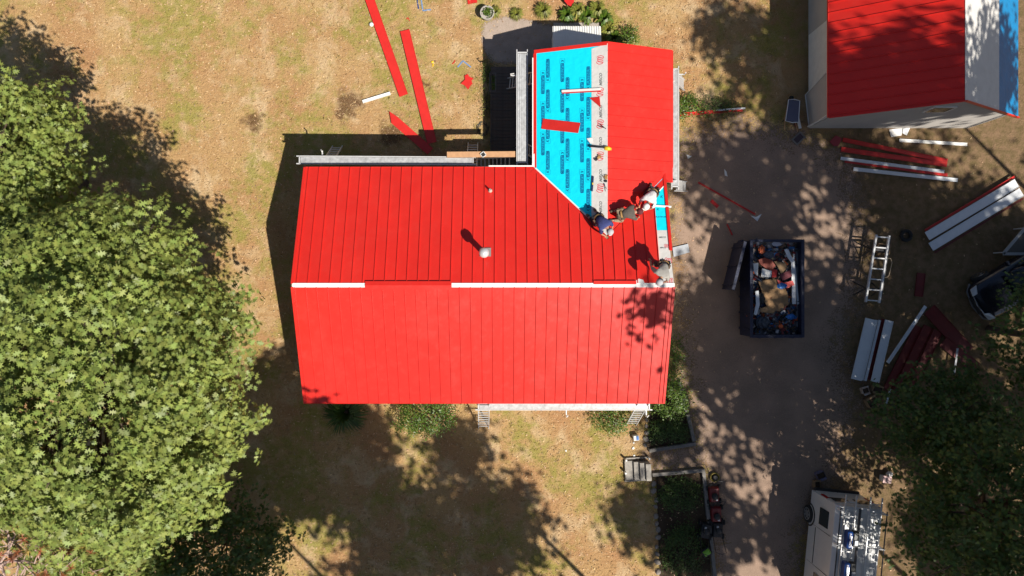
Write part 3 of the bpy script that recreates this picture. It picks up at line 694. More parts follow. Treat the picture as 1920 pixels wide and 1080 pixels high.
for a in range(4):
    m3 = Matrix.Rotation(a * math.pi / 2, 3, 'Z'); MB().box(m3 @ Vector((.085, 0, .03)), (.02, .19, .055), 0, m3).build('side', WHITE, bk)
bk.name = 'tray'
ladder('dark aluminium ladder lying slanted under the wooden plank', P(888, 306, .15), P(964, 302, 2.1), .34, (0, 1, 0), step=.26)
# west side of the wing
stage('aluminium stage along the left eave of the wing', P(979, 99, zs), P(979, 305, zs), .42)
ladder('aluminium ladder leaning on the left eave of the wing', P(946, 158), P(1000, 146, 2.7), .46, (.1, 1, 0))
ladder('aluminium ladder at the lower end of the wing stage', P(968, 268, .42), P(998, 285, 2.7), .42, (0, 1, 0))
jack('white ladder jack beside the left wing ladder', P(985, 141, zs - .06), 0, .45, (-1, 0, 0))
# east side of the wing
stage('sunlit aluminium stage along the right eave of the wing', P(1265.5, 130, zs), P(1265.5, 350, zs), .27)
ladder('aluminium ladder leaning on the upper right eave of the wing', P(1283, 160), P(1263, 140, 2.75), .46, (0, 1, 0))
ladder('aluminium ladder at the lower right corner of the wing', P(1287, 350), P(1266, 348, 2.75), .42, (0, 1, 0))
jack('white ladder jack on the right side of the wing', P(1261, 139, zs - .06), 0, .35, (1, 0, 0))
# south eave
stage('paint splashed aluminium stage along the south eave', P(897, 761, zs), P(1217, 761, zs), .30)
ladder('aluminium ladder under the left end of the south stage', P(907, 803), P(907, 758, 2.75), .44, (1, 0, 0))
ladder('aluminium ladder under the right end of the south stage', P(1183, 797), P(1206, 757, 2.75), .44, (1, 0, 0))
jack('white ladder jack at the right end of the south stage', P(1212, 757, zs - .06), 0, .36, (0, -1, 0))
jack('white ladder jack in the middle of the south stage', P(1062, 757, zs - .06), 0, .36, (0, -1, 0))

# ------------------------------------------------------------------ bulkhead, deck by the wing
bx0, bx1, by1 = 2.02, 4.02, 10.70
bh = thing('cellar_bulkhead', 'white ribbed cellar bulkhead roof behind the wing', 'bulkhead', (3.0, 9.9, 0))
org = (3.0, 9.9, 0); yw = WY1 - .05
MB().prism([(bx0 + .06, yw, 0), (bx0 + .06, by1 - .06, 0), (bx0 + .06, by1 - .06, 1.32), (bx0 + .06, yw, 1.72)], (.08, 0, 0)).build('side_wall', WHITE, bh, org)
MB().prism([(bx1 - .14, yw, 0), (bx1 - .14, by1 - .06, 0), (bx1 - .14, by1 - .06, 1.32), (bx1 - .14, yw, 1.72)], (.08, 0, 0)).build('side_wall', WHITE, bh, org)
MB().box((3.02, by1 - .1, .66), (1.7, .07, 1.3)).build('door', WHITE, bh, org)
rf = MB().prism([(bx0, yw, 1.78), (bx0, by1, 1.40), (bx1, by1, 1.40), (bx1, yw, 1.78)], (0, 0, .03)).build('roof', WHITE, bh, org)
rm = MB().beam((0, yw, 1.825), (0, by1, 1.445), .03, .03).mesh('rib', (0, 9.9, 0)); rm.materials.append(WHITE)
for i in range(20):
    o = link('rib', rm, None, rf); o.location = (bx0 - 3 + .06 + i * .099, 0, 0)
MB().box((3.15, 11.0, .03), (2.0, .75, .06)).build('step_slab', CONC, bh, org)
deck = thing('garden_deck', 'dark weathered timber deck in the shade beside the wing', 'deck', (.3, 6.8, 0)); org = (.3, 6.8, 0)
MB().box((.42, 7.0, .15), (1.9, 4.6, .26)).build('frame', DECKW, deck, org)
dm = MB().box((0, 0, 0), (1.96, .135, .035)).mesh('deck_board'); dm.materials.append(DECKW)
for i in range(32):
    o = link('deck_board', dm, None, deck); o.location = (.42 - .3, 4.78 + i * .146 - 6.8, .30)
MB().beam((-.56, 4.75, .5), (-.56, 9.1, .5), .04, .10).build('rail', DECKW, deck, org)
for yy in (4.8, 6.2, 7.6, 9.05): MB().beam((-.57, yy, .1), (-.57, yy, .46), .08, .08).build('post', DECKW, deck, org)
pz = P(924, 158)
pb_ = thing('planter_box', 'small wooden planter box with weeds at the edge of the deck', 'planter', (pz.x, pz.y, 0))
for s in (-1, 1): MB().box((s * .13, 0, .16), (.03, .80, .32)).build('side', TIMBER, pb_); MB().box((0, s * .385, .16), (.23, .03, .32)).build('end', TIMBER, pb_)
MB().box((0, 0, .14), (.22, .72, .26)).build('soil', SOIL, pb_)
g = np.random.default_rng(3); c_ = g.uniform((-.1, -.34, .3), (.1, .34, .42), (90, 3)); n_ = g.normal(size=(90, 3)) * .5 + (0, 0, 1)
o = link('foliage', leaf_mesh('foliage', c_, n_, g.uniform(.06, .12, 90), OVAL, g), BUSHM, pb_); o['kind'] = 'stuff'

# ------------------------------------------------------------------ second house
H2E, H2X0, H2XR, H2X1, H2Y0, H2Y1, PT2 = 2.5, 12.99, 16.78, 20.57, 6.66, 17.0, 0.66
def z2(x): return H2E + (x - H2X0) * PT2 if x < H2XR else H2E + (H2X1 - x) * PT2
h2 = thing('outbuilding', 'beige outbuilding with red and bare white roof slopes by the drive', 'house', (16.8, 6.8, 0)); o2 = (16.8, 6.8, 0)
SID2 = mat('pale_siding', (0.46, 0.43, 0.40), .7, 0, .12, 1.5)
def m2siding():
    n = SID2.node_tree.nodes; l = SID2.node_tree.links; geo = n.new('ShaderNodeNewGeometry'); sp = n.new('ShaderNodeSeparateXYZ'); l.new(geo.outputs['Position'], sp.inputs[0])
    a = n.new('ShaderNodeMath'); a.operation = 'MULTIPLY'; a.inputs[1].default_value = 8.0; l.new(sp.outputs[2], a.inputs[0])
    f = n.new('ShaderNodeMath'); f.operation = 'FRACT'; l.new(a.outputs[0], f.inputs[0])
    bp = n.new('ShaderNodeBump'); bp.inputs['Strength'].default_value = .8; bp.inputs['Distance'].default_value = .03; bp.invert = True
    l.new(f.outputs[0], bp.inputs['Height']); l.new(bp.outputs[0], n['Principled BSDF'].inputs['Normal'])
m2siding()
wx0, wx1, wy0 = H2X0 + .30, H2X1 - .30, H2Y0 + .13
MB().prism([(wx0, wy0, 0), (wx1, wy0, 0), (wx1, wy0, z2(wx1) - .16), (H2XR, wy0, z2(H2XR) - .16), (wx0, wy0, z2(wx0) - .16)], (0, .15, 0)).build('wall', SID2, h2, o2)
MB().box((wx0 + .075, (wy0 + H2Y1) / 2 + .08, 1.27), (.15, H2Y1 - wy0 - .16, 2.54)).build('wall', SID2, h2, o2)
MB().box((wx1 - .075, (wy0 + H2Y1) / 2 + .08, 1.27), (.15, H2Y1 - wy0 - .16, 2.54)).build('wall', SID2, h2, o2)
MB().prism([(wx0, H2Y1 - .15, 0), (wx1, H2Y1 - .15, 0), (wx1, H2Y1 - .15, z2(wx1) - .16), (H2XR, H2Y1 - .15, z2(H2XR) - .16), (wx0, H2Y1 - .15, z2(wx0) - .16)], (0, -.12, 0)).build('wall', SID2, h2, o2)
slab([(H2X0, H2Y0, H2E), (H2XR - .001, H2Y0, z2(H2XR)), (H2XR - .001, H2Y1, z2(H2XR)), (H2X0, H2Y1, H2E)], DECKP, 'roof_deck', h2, -.012).location = (-16.8, -6.8, 0)
slab([(H2XR, H2Y0, z2(H2XR)), (H2X1, H2Y0, H2E), (H2X1, H2Y1, H2E), (H2XR, H2Y1, z2(H2XR))], DECKP, 'roof_deck', h2, -.012).location = (-16.8, -6.8, 0)
n2 = Vector((-PT2, 0, 1)).normalized(); n2r = Vector((PT2, 0, 1)).normalized()
sl2 = MB().beam((H2X0 - .02, H2Y0, H2E - .05), (H2X0 - .02, H2Y1, H2E - .05), .02, .10).build('west_slope', RED, h2, o2)
y = H2Y0 + .1; a = H2Y0 - .01
while a < H2Y1 - .1:
    b2 = min(y, H2Y1); mb = MB(); xe = H2X0 - .01; xx = H2XR - .03
    mb.prism([(xe, a, z2(xe)), (xx, a, z2(xx)), (xx, b2, z2(xx)), (xe, b2, z2(xe))], n2 * .006)
    mb.beam(Vector((xe, b2, z2(xe))) + n2 * .022, Vector((xx, b2, z2(xx))) + n2 * .022, .022, .044, n2)
    mb.build('roof_panel', RED, sl2, o2); a = b2; y += PW
xm = H2XR + 2.30
u2 = MB().prism([(H2XR - .03, H2Y0 + .01, z2(H2XR)), (xm, H2Y0 + .01, z2(xm)), (xm, H2Y1, z2(xm)), (H2XR - .03, H2Y1, z2(H2XR))][::-1], n2r * .008).build('underlayment', GREYU, h2, o2)
u3 = MB().prism([(xm - .05, H2Y0 + .01, z2(xm - .05)), (H2X1 - .02, H2Y0 + .01, z2(H2X1 - .02)), (H2X1 - .02, H2Y1, z2(H2X1 - .02)), (xm - .05, H2Y1, z2(xm - .05))][::-1], n2r * .005).build('underlayment', mat('deep_blue_underlayment', (0.0, 0.22, 0.50), .4, 0, .2, 2, .3, 5), h2, o2)
tag(u2, 'pale grey underlayment on the right slope'); tag(u3, 'blue underlayment along the lower right eave')
for i in range(5):
    for j, dx in enumerate((.55, 1.30, 1.95)):
        yy = H2Y0 + .5 + i * 1.15 + j * .38
        xx = H2XR + dx
        if i % 2 == j % 2: put(ME_LOGO, u2, frame_on((xx, yy, z2(xx)), (0, -1, 0), n2r), (0, 0, .011), .8)
        else: put(ME_MIR, u2, frame_on((xx, yy, z2(xx)), (0, -1, 0), n2r), (0, 0, .011), .5)
MB().beam((H2XR, H2Y0 - .02, z2(H2XR) + .01), (H2X1, H2Y0 - .02, H2E + .01), .05, .09, n2r).build('rake_trim', RED, h2, o2)
MB().beam((H2X0, H2Y0 - .02, H2E + .012), (H2XR, H2Y0 - .02, z2(H2XR) + .012), .05, .05, n2).build('rake_trim', RED, h2, o2)
gw = MB().box((16.9, wy0 - .02, 3.3), (.9, .06, .8)).build('window', WHITE, h2, o2); MB().box((16.9, wy0 - .03, 3.3), (.75, .06, .65)).build('pane', GLASS, gw, o2)
MB().box((wx0 - .03, 9.6, 1.2), (.06, 2.4, 2.1)).build('garage_door', WHITE, h2, o2)
MB().tube([(wx0 - .05, wy0 + .06, 0.05), (wx0 - .05, wy0 + .06, 2.3), (H2X0 + .02, wy0 + .06, 2.44)], .035, 8).build('downspout', WHITE, h2, o2)
for yy in (8.05,): MB().box((wx0 - .035, yy, 1.5), (.05, .35, .3)).build('electric_box', CONC, h2, o2)
pn = thing('leaning_panel', 'pale framed panel leaning on the outbuilding corner', 'panel', (13.1, 7.6, 0))
pa, pb2, pc, pd = P(1512, 178), P(1519, 238), P(1554, 215, 2.35), P(1553, 134, 2.35)
MB().prism([pa, pb2, pc, pd], (-.03, 0, .0)).build('sheet', SID2, pn, (13.1, 7.6, 0))
for q, r_ in ((pa, pb2), (pb2, pc), (pc, pd), (pd, pa)): MB().beam(q + Vector((-.045, 0, 0)), r_ + Vector((-.045, 0, 0)), .05, .03).build('edge_strip', WHITE, pn, (13.1, 7.6, 0))

# ------------------------------------------------------------------ roofing offcuts, trims, boards
def pan(name, label, cat, pts, h, m, lip=.025, th=.012, group=None):
    """sheet metal offcut: flat pan with turned-up long edges, outline given in photo pixels, lying at height h"""
    q = [P(x, y, h) for x, y in pts]; c = sum(q, Vector()) / len(q); c.z = h; mb = MB(); mb.prism([p - c for p in q][::-1], (0, 0, th))
    o = mb.build(name, m); o.location = c; tag(o, label, cat, group); n = len(q)
    if lip and n >= 4:
        es = sorted(range(n), key=lambda i: -(q[(i + 1) % n] - q[i]).length)[:2]
        for k in es:
            a, b2 = q[k] - c, q[(k + 1) % n] - c; inn = (-(a + b2) / 2).normalized() * .01
            MB().beam(a + inn + Vector((0, 0, lip / 2 + th * .4)), b2 + inn + Vector((0, 0, lip / 2 + th * .4)), .014, lip).build('folded_edge', m, o)
    return o
def strip_pts(x1, y1, x2, y2, w_):
    d = Vector((x2 - x1, y2 - y1, 0)); d.normalize(); s = Vector((-d.y, d.x, 0)) * w_ / 2
    return [(x1 + s.x, y1 + s.y), (x2 + s.x, y2 + s.y), (x2 - s.x, y2 - s.y), (x1 - s.x, y1 - s.y)]
def strip(name, label, cat, x1, y1, x2, y2, w_, h, m, lip=.025, th=.012): return pan(name, label, cat, strip_pts(x1, y1, x2, y2, w_), h, m, lip, th)
strip('roof_panel_offcut', 'longest red metal strip on the lawn, running off the top edge', 'metal strip', 685, -25, 757, 179, 17, .07, RED2)
strip('roof_panel_offcut', 'red metal strip on the lawn reaching the house shadow', 'metal strip', 759, 57, 810, 268, 18, .07, RED2)
pan('roof_panel_offcut', 'red metal strip with a pointed end half in the house shadow', 'metal strip', [(730, 209), (734, 231), (802, 290), (812, 278), (745, 219)], .10, RED2)
pan('roof_panel_offcut', 'tiny red metal piece cut by the top edge above the flower pot', 'metal strip', [(876, -12), (877, 8), (895, 5), (893, -12)], .01, RED2)
pan('roof_panel_offcut', 'round ended red metal piece at the top edge above the lilies', 'metal strip', [(1058, -14), (1058, 2), (1064, 9), (1070, 12), (1076, 4), (1077, -14)], .25, RED2, 0)
pan('crumpled_sheet', 'crumpled red metal scrap alone on the lawn', 'metal scrap', [(864, 157), (872, 149), (871, 142), (877, 139), (880, 144), (888, 147), (884, 151), (886, 157), (882, 161), (878, 168), (871, 160)], .05, RED2, 0, .02)
strip('trim_offcut', 'short white trim piece on the lawn beside the brown patch', 'trim', 680, 191, 732, 175, 6, .06, WHITE, .03, .02)
def bent(name, label, cat, pts, wpx, h, m):
    mb = MB(); c = P(*pts[1], h)
    for (a, b2) in zip(pts[:-1], pts[1:]): mb.beam(P(*a, h + .012) - c, P(*b2, h + .012) - c, wpx / 43, .02)
    o = mb.build(name, m); o.location = c; return tag(o, label, cat)
FILM = mat('faded_blue_film', (.16, .25, .42), .5)
bent('plastic_strap', 'bent blue strap on the lawn above the red scrap', 'strap', [(858, 126), (868, 114), (883, 126)], 2.4, 0, FILM)
bent('plastic_strap', 'blue strap bent at a right angle at the top edge of the lawn', 'strap', [(789, -6), (793, 20), (808, 18)], 2.4, 0, FILM)
bent('plastic_strap', 'short straight dark blue strap at the top edge of the lawn', 'strap', [(782, -6), (783, 6), (785, 17)], 2.2, 0, BLUE)
bent('red_strap', 'tiny red sliver on the lawn left of the bent blue strap', 'scrap', [(848, 120), (852, 116), (853, 113)], 1.5, 0, RED2)
bent('red_strap', 'tiny forked red sliver near the top of the lawn', 'scrap', [(762, 36), (765, 33), (768, 39)], 1.4, 0, RED2)
p = P(697, 47)
o = MB().lathe((0, 0, 0), [(.05, 0), (.085, .02), (.10, .06), (.085, .11), (.05, .14), (.01, .15)], 12).build('ball', WHITE, smooth=True); o.location = p; tag(o, 'small white ball on the lawn beside the longest red strip', 'ball')
p = P(914, 31)
pot = thing('flower_pot', 'round stone flower pot with a green plant on the lawn', 'flower pot', (p.x, p.y, 0))
MB().lathe((0, 0, 0), [(.20, 0), (.25, .12), (.29, .40), (.31, .45), (.26, .45), (.24, .36), (.01, .36)], 20).build('pot', TERRA, pot, smooth=False)
g = np.random.default_rng(9); c_ = g.normal(size=(140, 3)) * (.1, .1, .05) + (.03, .02, .45); o = link('foliage', leaf_mesh('foliage', c_, g.normal(size=(140, 3)) * .5 + (0, 0, 1), g.uniform(.06, .13, 140), OVAL, g), BUSHM, pot); o['kind'] = 'stuff'
mb = MB(); p = P(905, 242)
for k in range(3):
    r_ = .17 + .04 * k; mb.tube([(r_ * math.cos(a * .35 + k) + .03 * math.sin(a * 2.1), r_ * math.sin(a * .35 + k) * 1.25 + .02 * math.cos(a * 3), .02 + .012 * k) for a in range(19)], .012, 5)
o = mb.build('cable_coil', BLACK); o.location = p; tag(o, 'loose coil of black cable on the lawn near the deck corner', 'cable')
p = P(811, 118); gl = thing('dropped_gloves', 'small yellow and brown gloves dropped on the lawn', 'gloves', p)
MB().box((0, .03, .025), (.11, .09, .05), .5).build('palm', YELLOW, gl, bevel=.02); MB().box((.12, .07, .02), (.08, .06, .04), .2).build('cuff', mat('leather', (.20, .10, .05), .8), gl, bevel=.015); MB().box((.02, -.1, .02), (.05, .13, .035), -.2).build('finger', YELLOW, gl, bevel=.012)

# things lying on the roof
def on_wing(x, y):
    h = 3.5
    for _ in range(4): q = P(x, y, h); h = roofz(q.x, q.y)
    return Vector((q.x, q.y, h))
def roof_sheet(name, label, cat, pts, m, th=.012, lift=.03):
    q = [on_wing(*p) for p in pts]; c = sum(q, Vector()) / len(q); o = MB().prism([p - c + Vector((0, 0, lift)) for p in q][::-1], (0, 0, th)).build(name, m); o.location = c; return tag(o, label, cat)
o = roof_sheet('roof_panel_offcut', 'red metal rectangle lying on the cyan underlayment', 'metal strip', [(1018, 223), (1015, 242), (1084, 250), (1088, 231)], RED2); 
roof_sheet('roof_panel_offcut', 'small red metal triangle across the grey ridge strip', 'metal scrap', [(1105, 184), (1124, 182), (1126, 202)], RED2)
q1, q2 = on_wing(1053, 172), on_wing(1126, 168); c = (q1 + q2) / 2
t = thing('trim_board', 'white trim board with a red face lying across the underlayment', 'trim', c)
MB().beam(q1 - c + Vector((0, 0, .06)), q2 - c + Vector((0, 0, .06)), .09, .03, nl).build('board', WHITE, t); MB().beam(q1 - c + Vector((.02, -.065, .045)), q2 - c + Vector((0, -.065, .045)), .04, .05, nl).build('face', RED2, t)
q1, q2 = on_wing(1104, 275.5), on_wing(1140, 279.5); c = (q1 + q2) / 2; u = (q2 - q1).normalized(); up = Vector((0, 0, .30))
t = thing('power_tool', 'black power tool with a yellow end lying on the grey strip', 'power tool', c)
MB().tube([u * -.30 + up * .3, u * .22 + up * .3], .055, 10).build('body', BLACK, t, smooth=True); MB().tube([u * -.30 + up * .3 + Vector((0, -.04, .04)), u * .2 + up * .3 + Vector((0, -.04, .04))], .025, 8).build('guide_tube', ALU, t)
MB().tube([u * .22 + up * .3, u * .28 + up * .35, u * .38 + up * .33, u * .46 + up * .2], [.06, .085, .08, .05], 10).build('head', YELLOW, t, smooth=True)
MB().box(u * .47 + up * .15, (.07, .09, .08)).build('battery', mat('dark_yellow', (.45, .22, .02), .5), t, bevel=.01)
MB().box(u * -.25 + Vector((0, 0, .02)), (.06, .06, .06)).build('foot', BLACK, t)
roof_sheet('paper_scrap', 'scrap of white paper above the power tool', 'paper', [(1100, 260), (1111, 258), (1112, 268), (1107, 270)], WHITE, .006, .02)
LEATH = mat('tan_leather', (.42, .24, .08), .8, 0, .3, 20)
def glove(label, x, y, a):
    c = on_wing(x, y); t = thing('work_glove', label, 'glove', c, a, 'gloves on the grey strip'); q = Matrix.Rotation(.33, 3, 'Y')
    MB().box((0, 0, .045), (.12, .10, .05), 0, q).build('palm', LEATH, t, bevel=.02); MB().box((-.11, 0, .02), (.10, .11, .05), 0, q).build('cuff', BLACK, t, bevel=.02)
    for k in range(4): MB().tube([(.05, -.036 + k * .025, .045), (.10, -.045 + k * .03, .05), (.14 - abs(k - 1.5) * .012, -.05 + k * .033, .035)], .012, 6).build('finger', LEATH, t)
    MB().tube([(0, .04, .04), (.04, .09, .05), (.08, .10, .04)], .014, 6).build('thumb', LEATH, t)
glove('tan work glove across a red logo on the grey strip', 1122, 296, .6); glove('tan work glove at the ridge edge of the grey strip', 1136, 334, 1.5)
def snips(label, x, y, a, m):
    c = on_wing(x, y); t = thing('hand_snips', label, 'snips', c, a)
    for s in (-1, 1):
        MB().tube([(0, 0, .03), (-.08, s * .02, .04), (-.2, s * .045, .03)], .013, 6).build('handle', m, t); MB().beam((0, 0, .03), (.10, s * .012, .03), .02, .012).build('blade', CHROME, t)
snips('black hand snips at the ridge above the power tool', 1133, 240, -.5, BLACK); snips('thin grey snips by the lowest red logo', 1134, 349, 1.9, mat('grey_grip', (.2, .2, .2), .5))
q1, q2 = on_wing(1112, 331), on_wing(1110, 359); c = (q1 + q2) / 2
t = thing('dark_bar', 'narrow dark blue bar beside the grey strip', 'spirit level', c)  # solid dark blue bar with a small yellow inset on top
MB().beam(q1 - c + Vector((0, 0, .045)), q2 - c + Vector((0, 0, .045)), .05, .06).build('body', mat('bar_blue', (.01, .02, .08), .4), t, bevel=.006); MB().box((0, 0, .078), (.03, .08, .01)).build('yellow_inset', YELLOW, t)
q1, q2 = on_n(5.78, 2.98, .03), on_n(6.42, 2.94, .03); c = (q1 + q2) / 2
o = MB().beam(q1 - c, q2 - c, .07, .03).build('trim_board', TRIM); o.location = c; tag(o, 'short pale trim board lying across the blue rake strip', 'trim')
pan('metal_sheet', 'pale grey metal sheet on the ground beside the right gable', 'metal sheet', [(1261, 464), (1290, 457), (1293, 473), (1263, 482)], .05, mat('dull_zinc', (.42, .44, .47), .45, .2, .15, 6), .02)

# ------------------------------------------------------------------ people on the roof
def skin_mesh(verts, edges, root=0, sub=1):
    me = bpy.data.meshes.new('skin'); me.from_pydata([v[0] for v in verts], edges, []); o = bpy.data.objects.new('skin', me); col.objects.link(o)
    md = o.modifiers.new('s', 'SKIN'); md.use_smooth_shade = True
    for i, v in enumerate(verts):
        r_ = v[1]; me.skin_vertices[0].data[i].radius = r_ if isinstance(r_, tuple) else (r_, r_); me.skin_vertices[0].data[i].use_root = (i == root)
    ms = o.modifiers.new('u', 'SUBSURF'); ms.levels = sub; ms.render_levels = sub
    dg = bpy.context.evaluated_depsgraph_get(); out = bpy.data.meshes.new_from_object(o.evaluated_get(dg)); bpy.data.objects.remove(o); return out
KNEEL = dict(pelvis=(0, 0, .46), spine=(.20, 0, .60), chest=(.40, 0, .65), neck=(.53, 0, .67), head=(.67, 0, .64), hip=(0, .10, .44), knee=(.22, .19, .11), ankle=(-.19, .16, .10), toe=(-.36, .17, .05),
             sh=(.42, .20, .64), elbow=(.58, .27, .38), wrist=(.72, .17, .14))
STOOP = dict(pelvis=(0, 0, .86), spine=(.20, 0, 1.0), chest=(.42, 0, 1.05), neck=(.55, 0, 1.07), head=(.69, 0, 1.03), hip=(0, .10, .84), knee=(.14, .17, .46), ankle=(-.02, .17, .10), toe=(.16, .19, .05),
             sh=(.43, .20, 1.04), elbow=(.52, .33, .76), wrist=(.66, .22, .56))
def person(label, x, y, hz, ang, pose, shirt, trouser, capm, brim, boots, hairm, tweak=None, gloves=None):
    base = P(x, y, hz); ca, sa = math.cos(ang), math.sin(ang); rz0 = roofz(base.x, base.y)
    t = thing('person', label, 'person', (base.x, base.y, rz0), 0, None)
    def W(q):
        wx, wy = q[0] * ca - q[1] * sa, q[0] * sa + q[1] * ca
        return (wx, wy, q[2] + roofz(base.x + wx, base.y + wy) - rz0)
    p = dict(pose); J = {}
    for k, v in p.items():
        if k in ('hip', 'knee', 'ankle', 'toe', 'sh', 'elbow', 'wrist'): J['l_' + k] = v; J['r_' + k] = (v[0], -v[1], v[2])
        else: J[k] = v
    J.update(tweak or {})
    L = lambda a, b2, f: tuple(a[i] + (b2[i] - a[i]) * f for i in range(3))
    vs, es, ix = [], [], {}
    def v(name, co, r_): ix[name] = len(vs); vs.append((W(co), r_)); return name
    def e(a, b2): es.append((ix[a], ix[b2]))
    TR = {'pelvis': (.13, .11), 'spine': (.135, .105), 'chest': (.155, .115)}
    v('pelvis', J['pelvis'], (.085, .075)); v('spine', J['spine'], (.085, .07)); v('chest', J['chest'], (.10, .075)); v('neck', J['neck'], .055)
    hd = J['head']; v('jaw', L(J['neck'], hd, .55), (.068, .075)); v('head', hd, (.088, .098)); v('crown', (hd[0] + .075, 0 + hd[1], hd[2] + .045), (.066, .07))
    v('nose', (hd[0] + .02, hd[1], hd[2] - .115), .016)
    for a, b2 in (('pelvis', 'spine'), ('spine', 'chest'), ('chest', 'neck'), ('neck', 'jaw'), ('jaw', 'head'), ('head', 'crown'), ('head', 'nose')): e(a, b2)
    for s, sg in (('l_', 1), ('r_', -1)):
        v(s + 'hip', J[s + 'hip'], .095); v(s + 'thigh', L(J[s + 'hip'], J[s + 'knee'], .5), .082); v(s + 'knee', J[s + 'knee'], .062); v(s + 'calf', L(J[s + 'knee'], J[s + 'ankle'], .4), .058); v(s + 'ankle', J[s + 'ankle'], .042); v(s + 'toe', J[s + 'toe'], .036)
        for a, b2 in (('pelvis', s + 'hip'), (s + 'hip', s + 'thigh'), (s + 'thigh', s + 'knee'), (s + 'knee', s + 'calf'), (s + 'calf', s + 'ankle'), (s + 'ankle', s + 'toe')): e(a, b2)
        v(s + 'sh', J[s + 'sh'], .064); v(s + 'elbow', J[s + 'elbow'], .044); v(s + 'wrist', J[s + 'wrist'], .030)
        w_ = J[s + 'wrist']; el = J[s + 'elbow']; dx = Vector(w_) - Vector(el); dx.normalize(); pm = Vector(w_) + dx * .06; v(s + 'palm', tuple(pm), (.038, .02))
        for a, b2 in (('chest', s + 'sh'), (s + 'sh', s + 'elbow'), (s + 'elbow', s + 'wrist'), (s + 'wrist', s + 'palm')): e(a, b2)
        side = dx.cross(Vector((0, 0, 1))); side = side.normalized() if side.length > .1 else Vector((0, 1, 0))
        for k in range(4):
            b0 = pm + dx * .035 + side * (k - 1.5) * .021; ln = (.062, .075, .07, .055)[k]
            v(f'{s}f{k}', tuple(b0 + dx * ln * .5), .010); v(f'{s}g{k}', tuple(b0 + dx * ln + Vector((0, 0, -.02))), .008); e(s + 'palm', f'{s}f{k}'); e(f'{s}f{k}', f'{s}g{k}')
        th = Vector(w_) + dx * .03 - side * .05 * sg; v(s + 'th', tuple(th), .012); v(s + 'tt', tuple(th + dx * .045 - side * .01 * sg), .009); e(s + 'palm', s + 'th'); e(s + 'th', s + 'tt')
    link('body', skin_mesh(vs, es), SKIN, t)
    v('collar', L(J['chest'], J['neck'], .62), (.085, .08))
    def sub(names, scale, ed, m, nm, extra=None):
        q = []; im = {}
        for n_ in names:
            r_ = TR.get(n_, vs[ix[n_]][1]); r_ = r_ if isinstance(r_, tuple) else (r_, r_); k = (extra or {}).get(n_, scale); im[n_] = len(q); q.append((vs[ix[n_]][0], (r_[0] * k + .006, r_[1] * k + .006)))
        return link(nm, skin_mesh(q, [(im[a], im[b2]) for a, b2 in ed]), m, t)
    sub(['pelvis', 'spine', 'chest', 'l_sh', 'l_elbow', 'r_sh', 'r_elbow', 'collar'], 1.35, [('pelvis', 'spine'), ('spine', 'chest'), ('chest', 'l_sh'), ('l_sh', 'l_elbow'), ('chest', 'r_sh'), ('r_sh', 'r_elbow'), ('chest', 'collar')], shirt, 'shirt', {'spine': 1.36, 'chest': 1.34, 'l_sh': 1.5, 'r_sh': 1.5, 'collar': 1.0})
    tr = ['pelvis']; te = []
    for s in ('l_', 'r_'):
        tr += [s + k for k in ('hip', 'thigh', 'knee', 'calf', 'ankle')]; te += [('pelvis', s + 'hip'), (s + 'hip', s + 'thigh'), (s + 'thigh', s + 'knee'), (s + 'knee', s + 'calf'), (s + 'calf', s + 'ankle')]
    sub(tr, 1.2, te, trouser, 'trousers', {'pelvis': 1.12})
    for s in ('l_', 'r_'):
        sub([s + 'ankle', s + 'toe'], 1.35, [(s + 'ankle', s + 'toe')], boots, 'boot')
        if gloves: sub([s + 'wrist', s + 'palm'], 1.25, [(s + 'wrist', s + 'palm')], gloves, 'glove')
    # head wear: dome over the crown of the bent head, brim towards the ground ahead
    hc = Vector(W((hd[0] + .035, hd[1], hd[2] + .03))); ax = Vector((.62 * ca, .62 * sa, .78)).normalized(); M = ax.to_track_quat('Z', 'Y').to_matrix()
    prof = [(.128, -.03), (.128, .02), (.115, .065), (.085, .10), (.045, .122), (.004, .128)]; vv = []; ff = []; n = 16
    for r_, z in prof:
        for j in range(n): vv.append(hc + M @ Vector((r_ * math.cos(6.2832 * j / n) , r_ * math.sin(6.2832 * j / n), z)))
    for i in range(len(prof) - 1):
        for j in range(n): ff.append((i * n + j, i * n + (j + 1) % n, (i + 1) * n + (j + 1) % n, (i + 1) * n + j))
    MB().add(vv, ff + [tuple(range(n))[::-1], tuple(range((len(prof) - 1) * n, len(prof) * n))]).build('cap', capm, t, smooth=True)
    fw = Vector((ca, sa, 0)); fwd = (fw - ax * fw.dot(ax)).normalized(); sdv = ax.cross(fwd); b0 = hc - ax * .025
    MB().prism([b0 + fwd * .09 + sdv * .10, b0 + fwd * .17 + sdv * .085, b0 + fwd * .205, b0 + fwd * .17 - sdv * .085, b0 + fwd * .09 - sdv * .10], ax * -.012).build('cap_brim', brim, t)
    MB().lathe(hc - ax * .06 - fwd * .02, [(.085, -.035), (.108, 0), (.112, .03), (.10, .05)], 12).build('hair', hairm, t, smooth=True)
    for sg in (-1, 1):
        q = Vector(W((hd[0] + .055, hd[1] + sg * .034, hd[2] - .078))); MB().lathe(q, [(.003, -.012), (.011, -.006), (.012, .0), (.003, .012)], 8).build('eye', WHITE, t, smooth=True)
        q = Vector(W((hd[0] - .015, hd[1] + sg * .098, hd[2] - .01))); MB().box(q, (.035, .02, .06), ang).build('ear', SKIN, t, bevel=.008)
    # tool belt
    pv = Vector(W(J['pelvis'])); sp = Vector(W(J['spine'])); d = (sp - pv).normalized(); c = pv + d * .05
    M = d.to_track_quat('Z', 'Y').to_matrix(); mb = MB(); n = 16; ring = []
    for z in (-.03, .03):
        for j in range(n): ring.append(c + M @ Vector((.172 * math.cos(6.2832 * j / n), .172 * math.sin(6.2832 * j / n), z)))
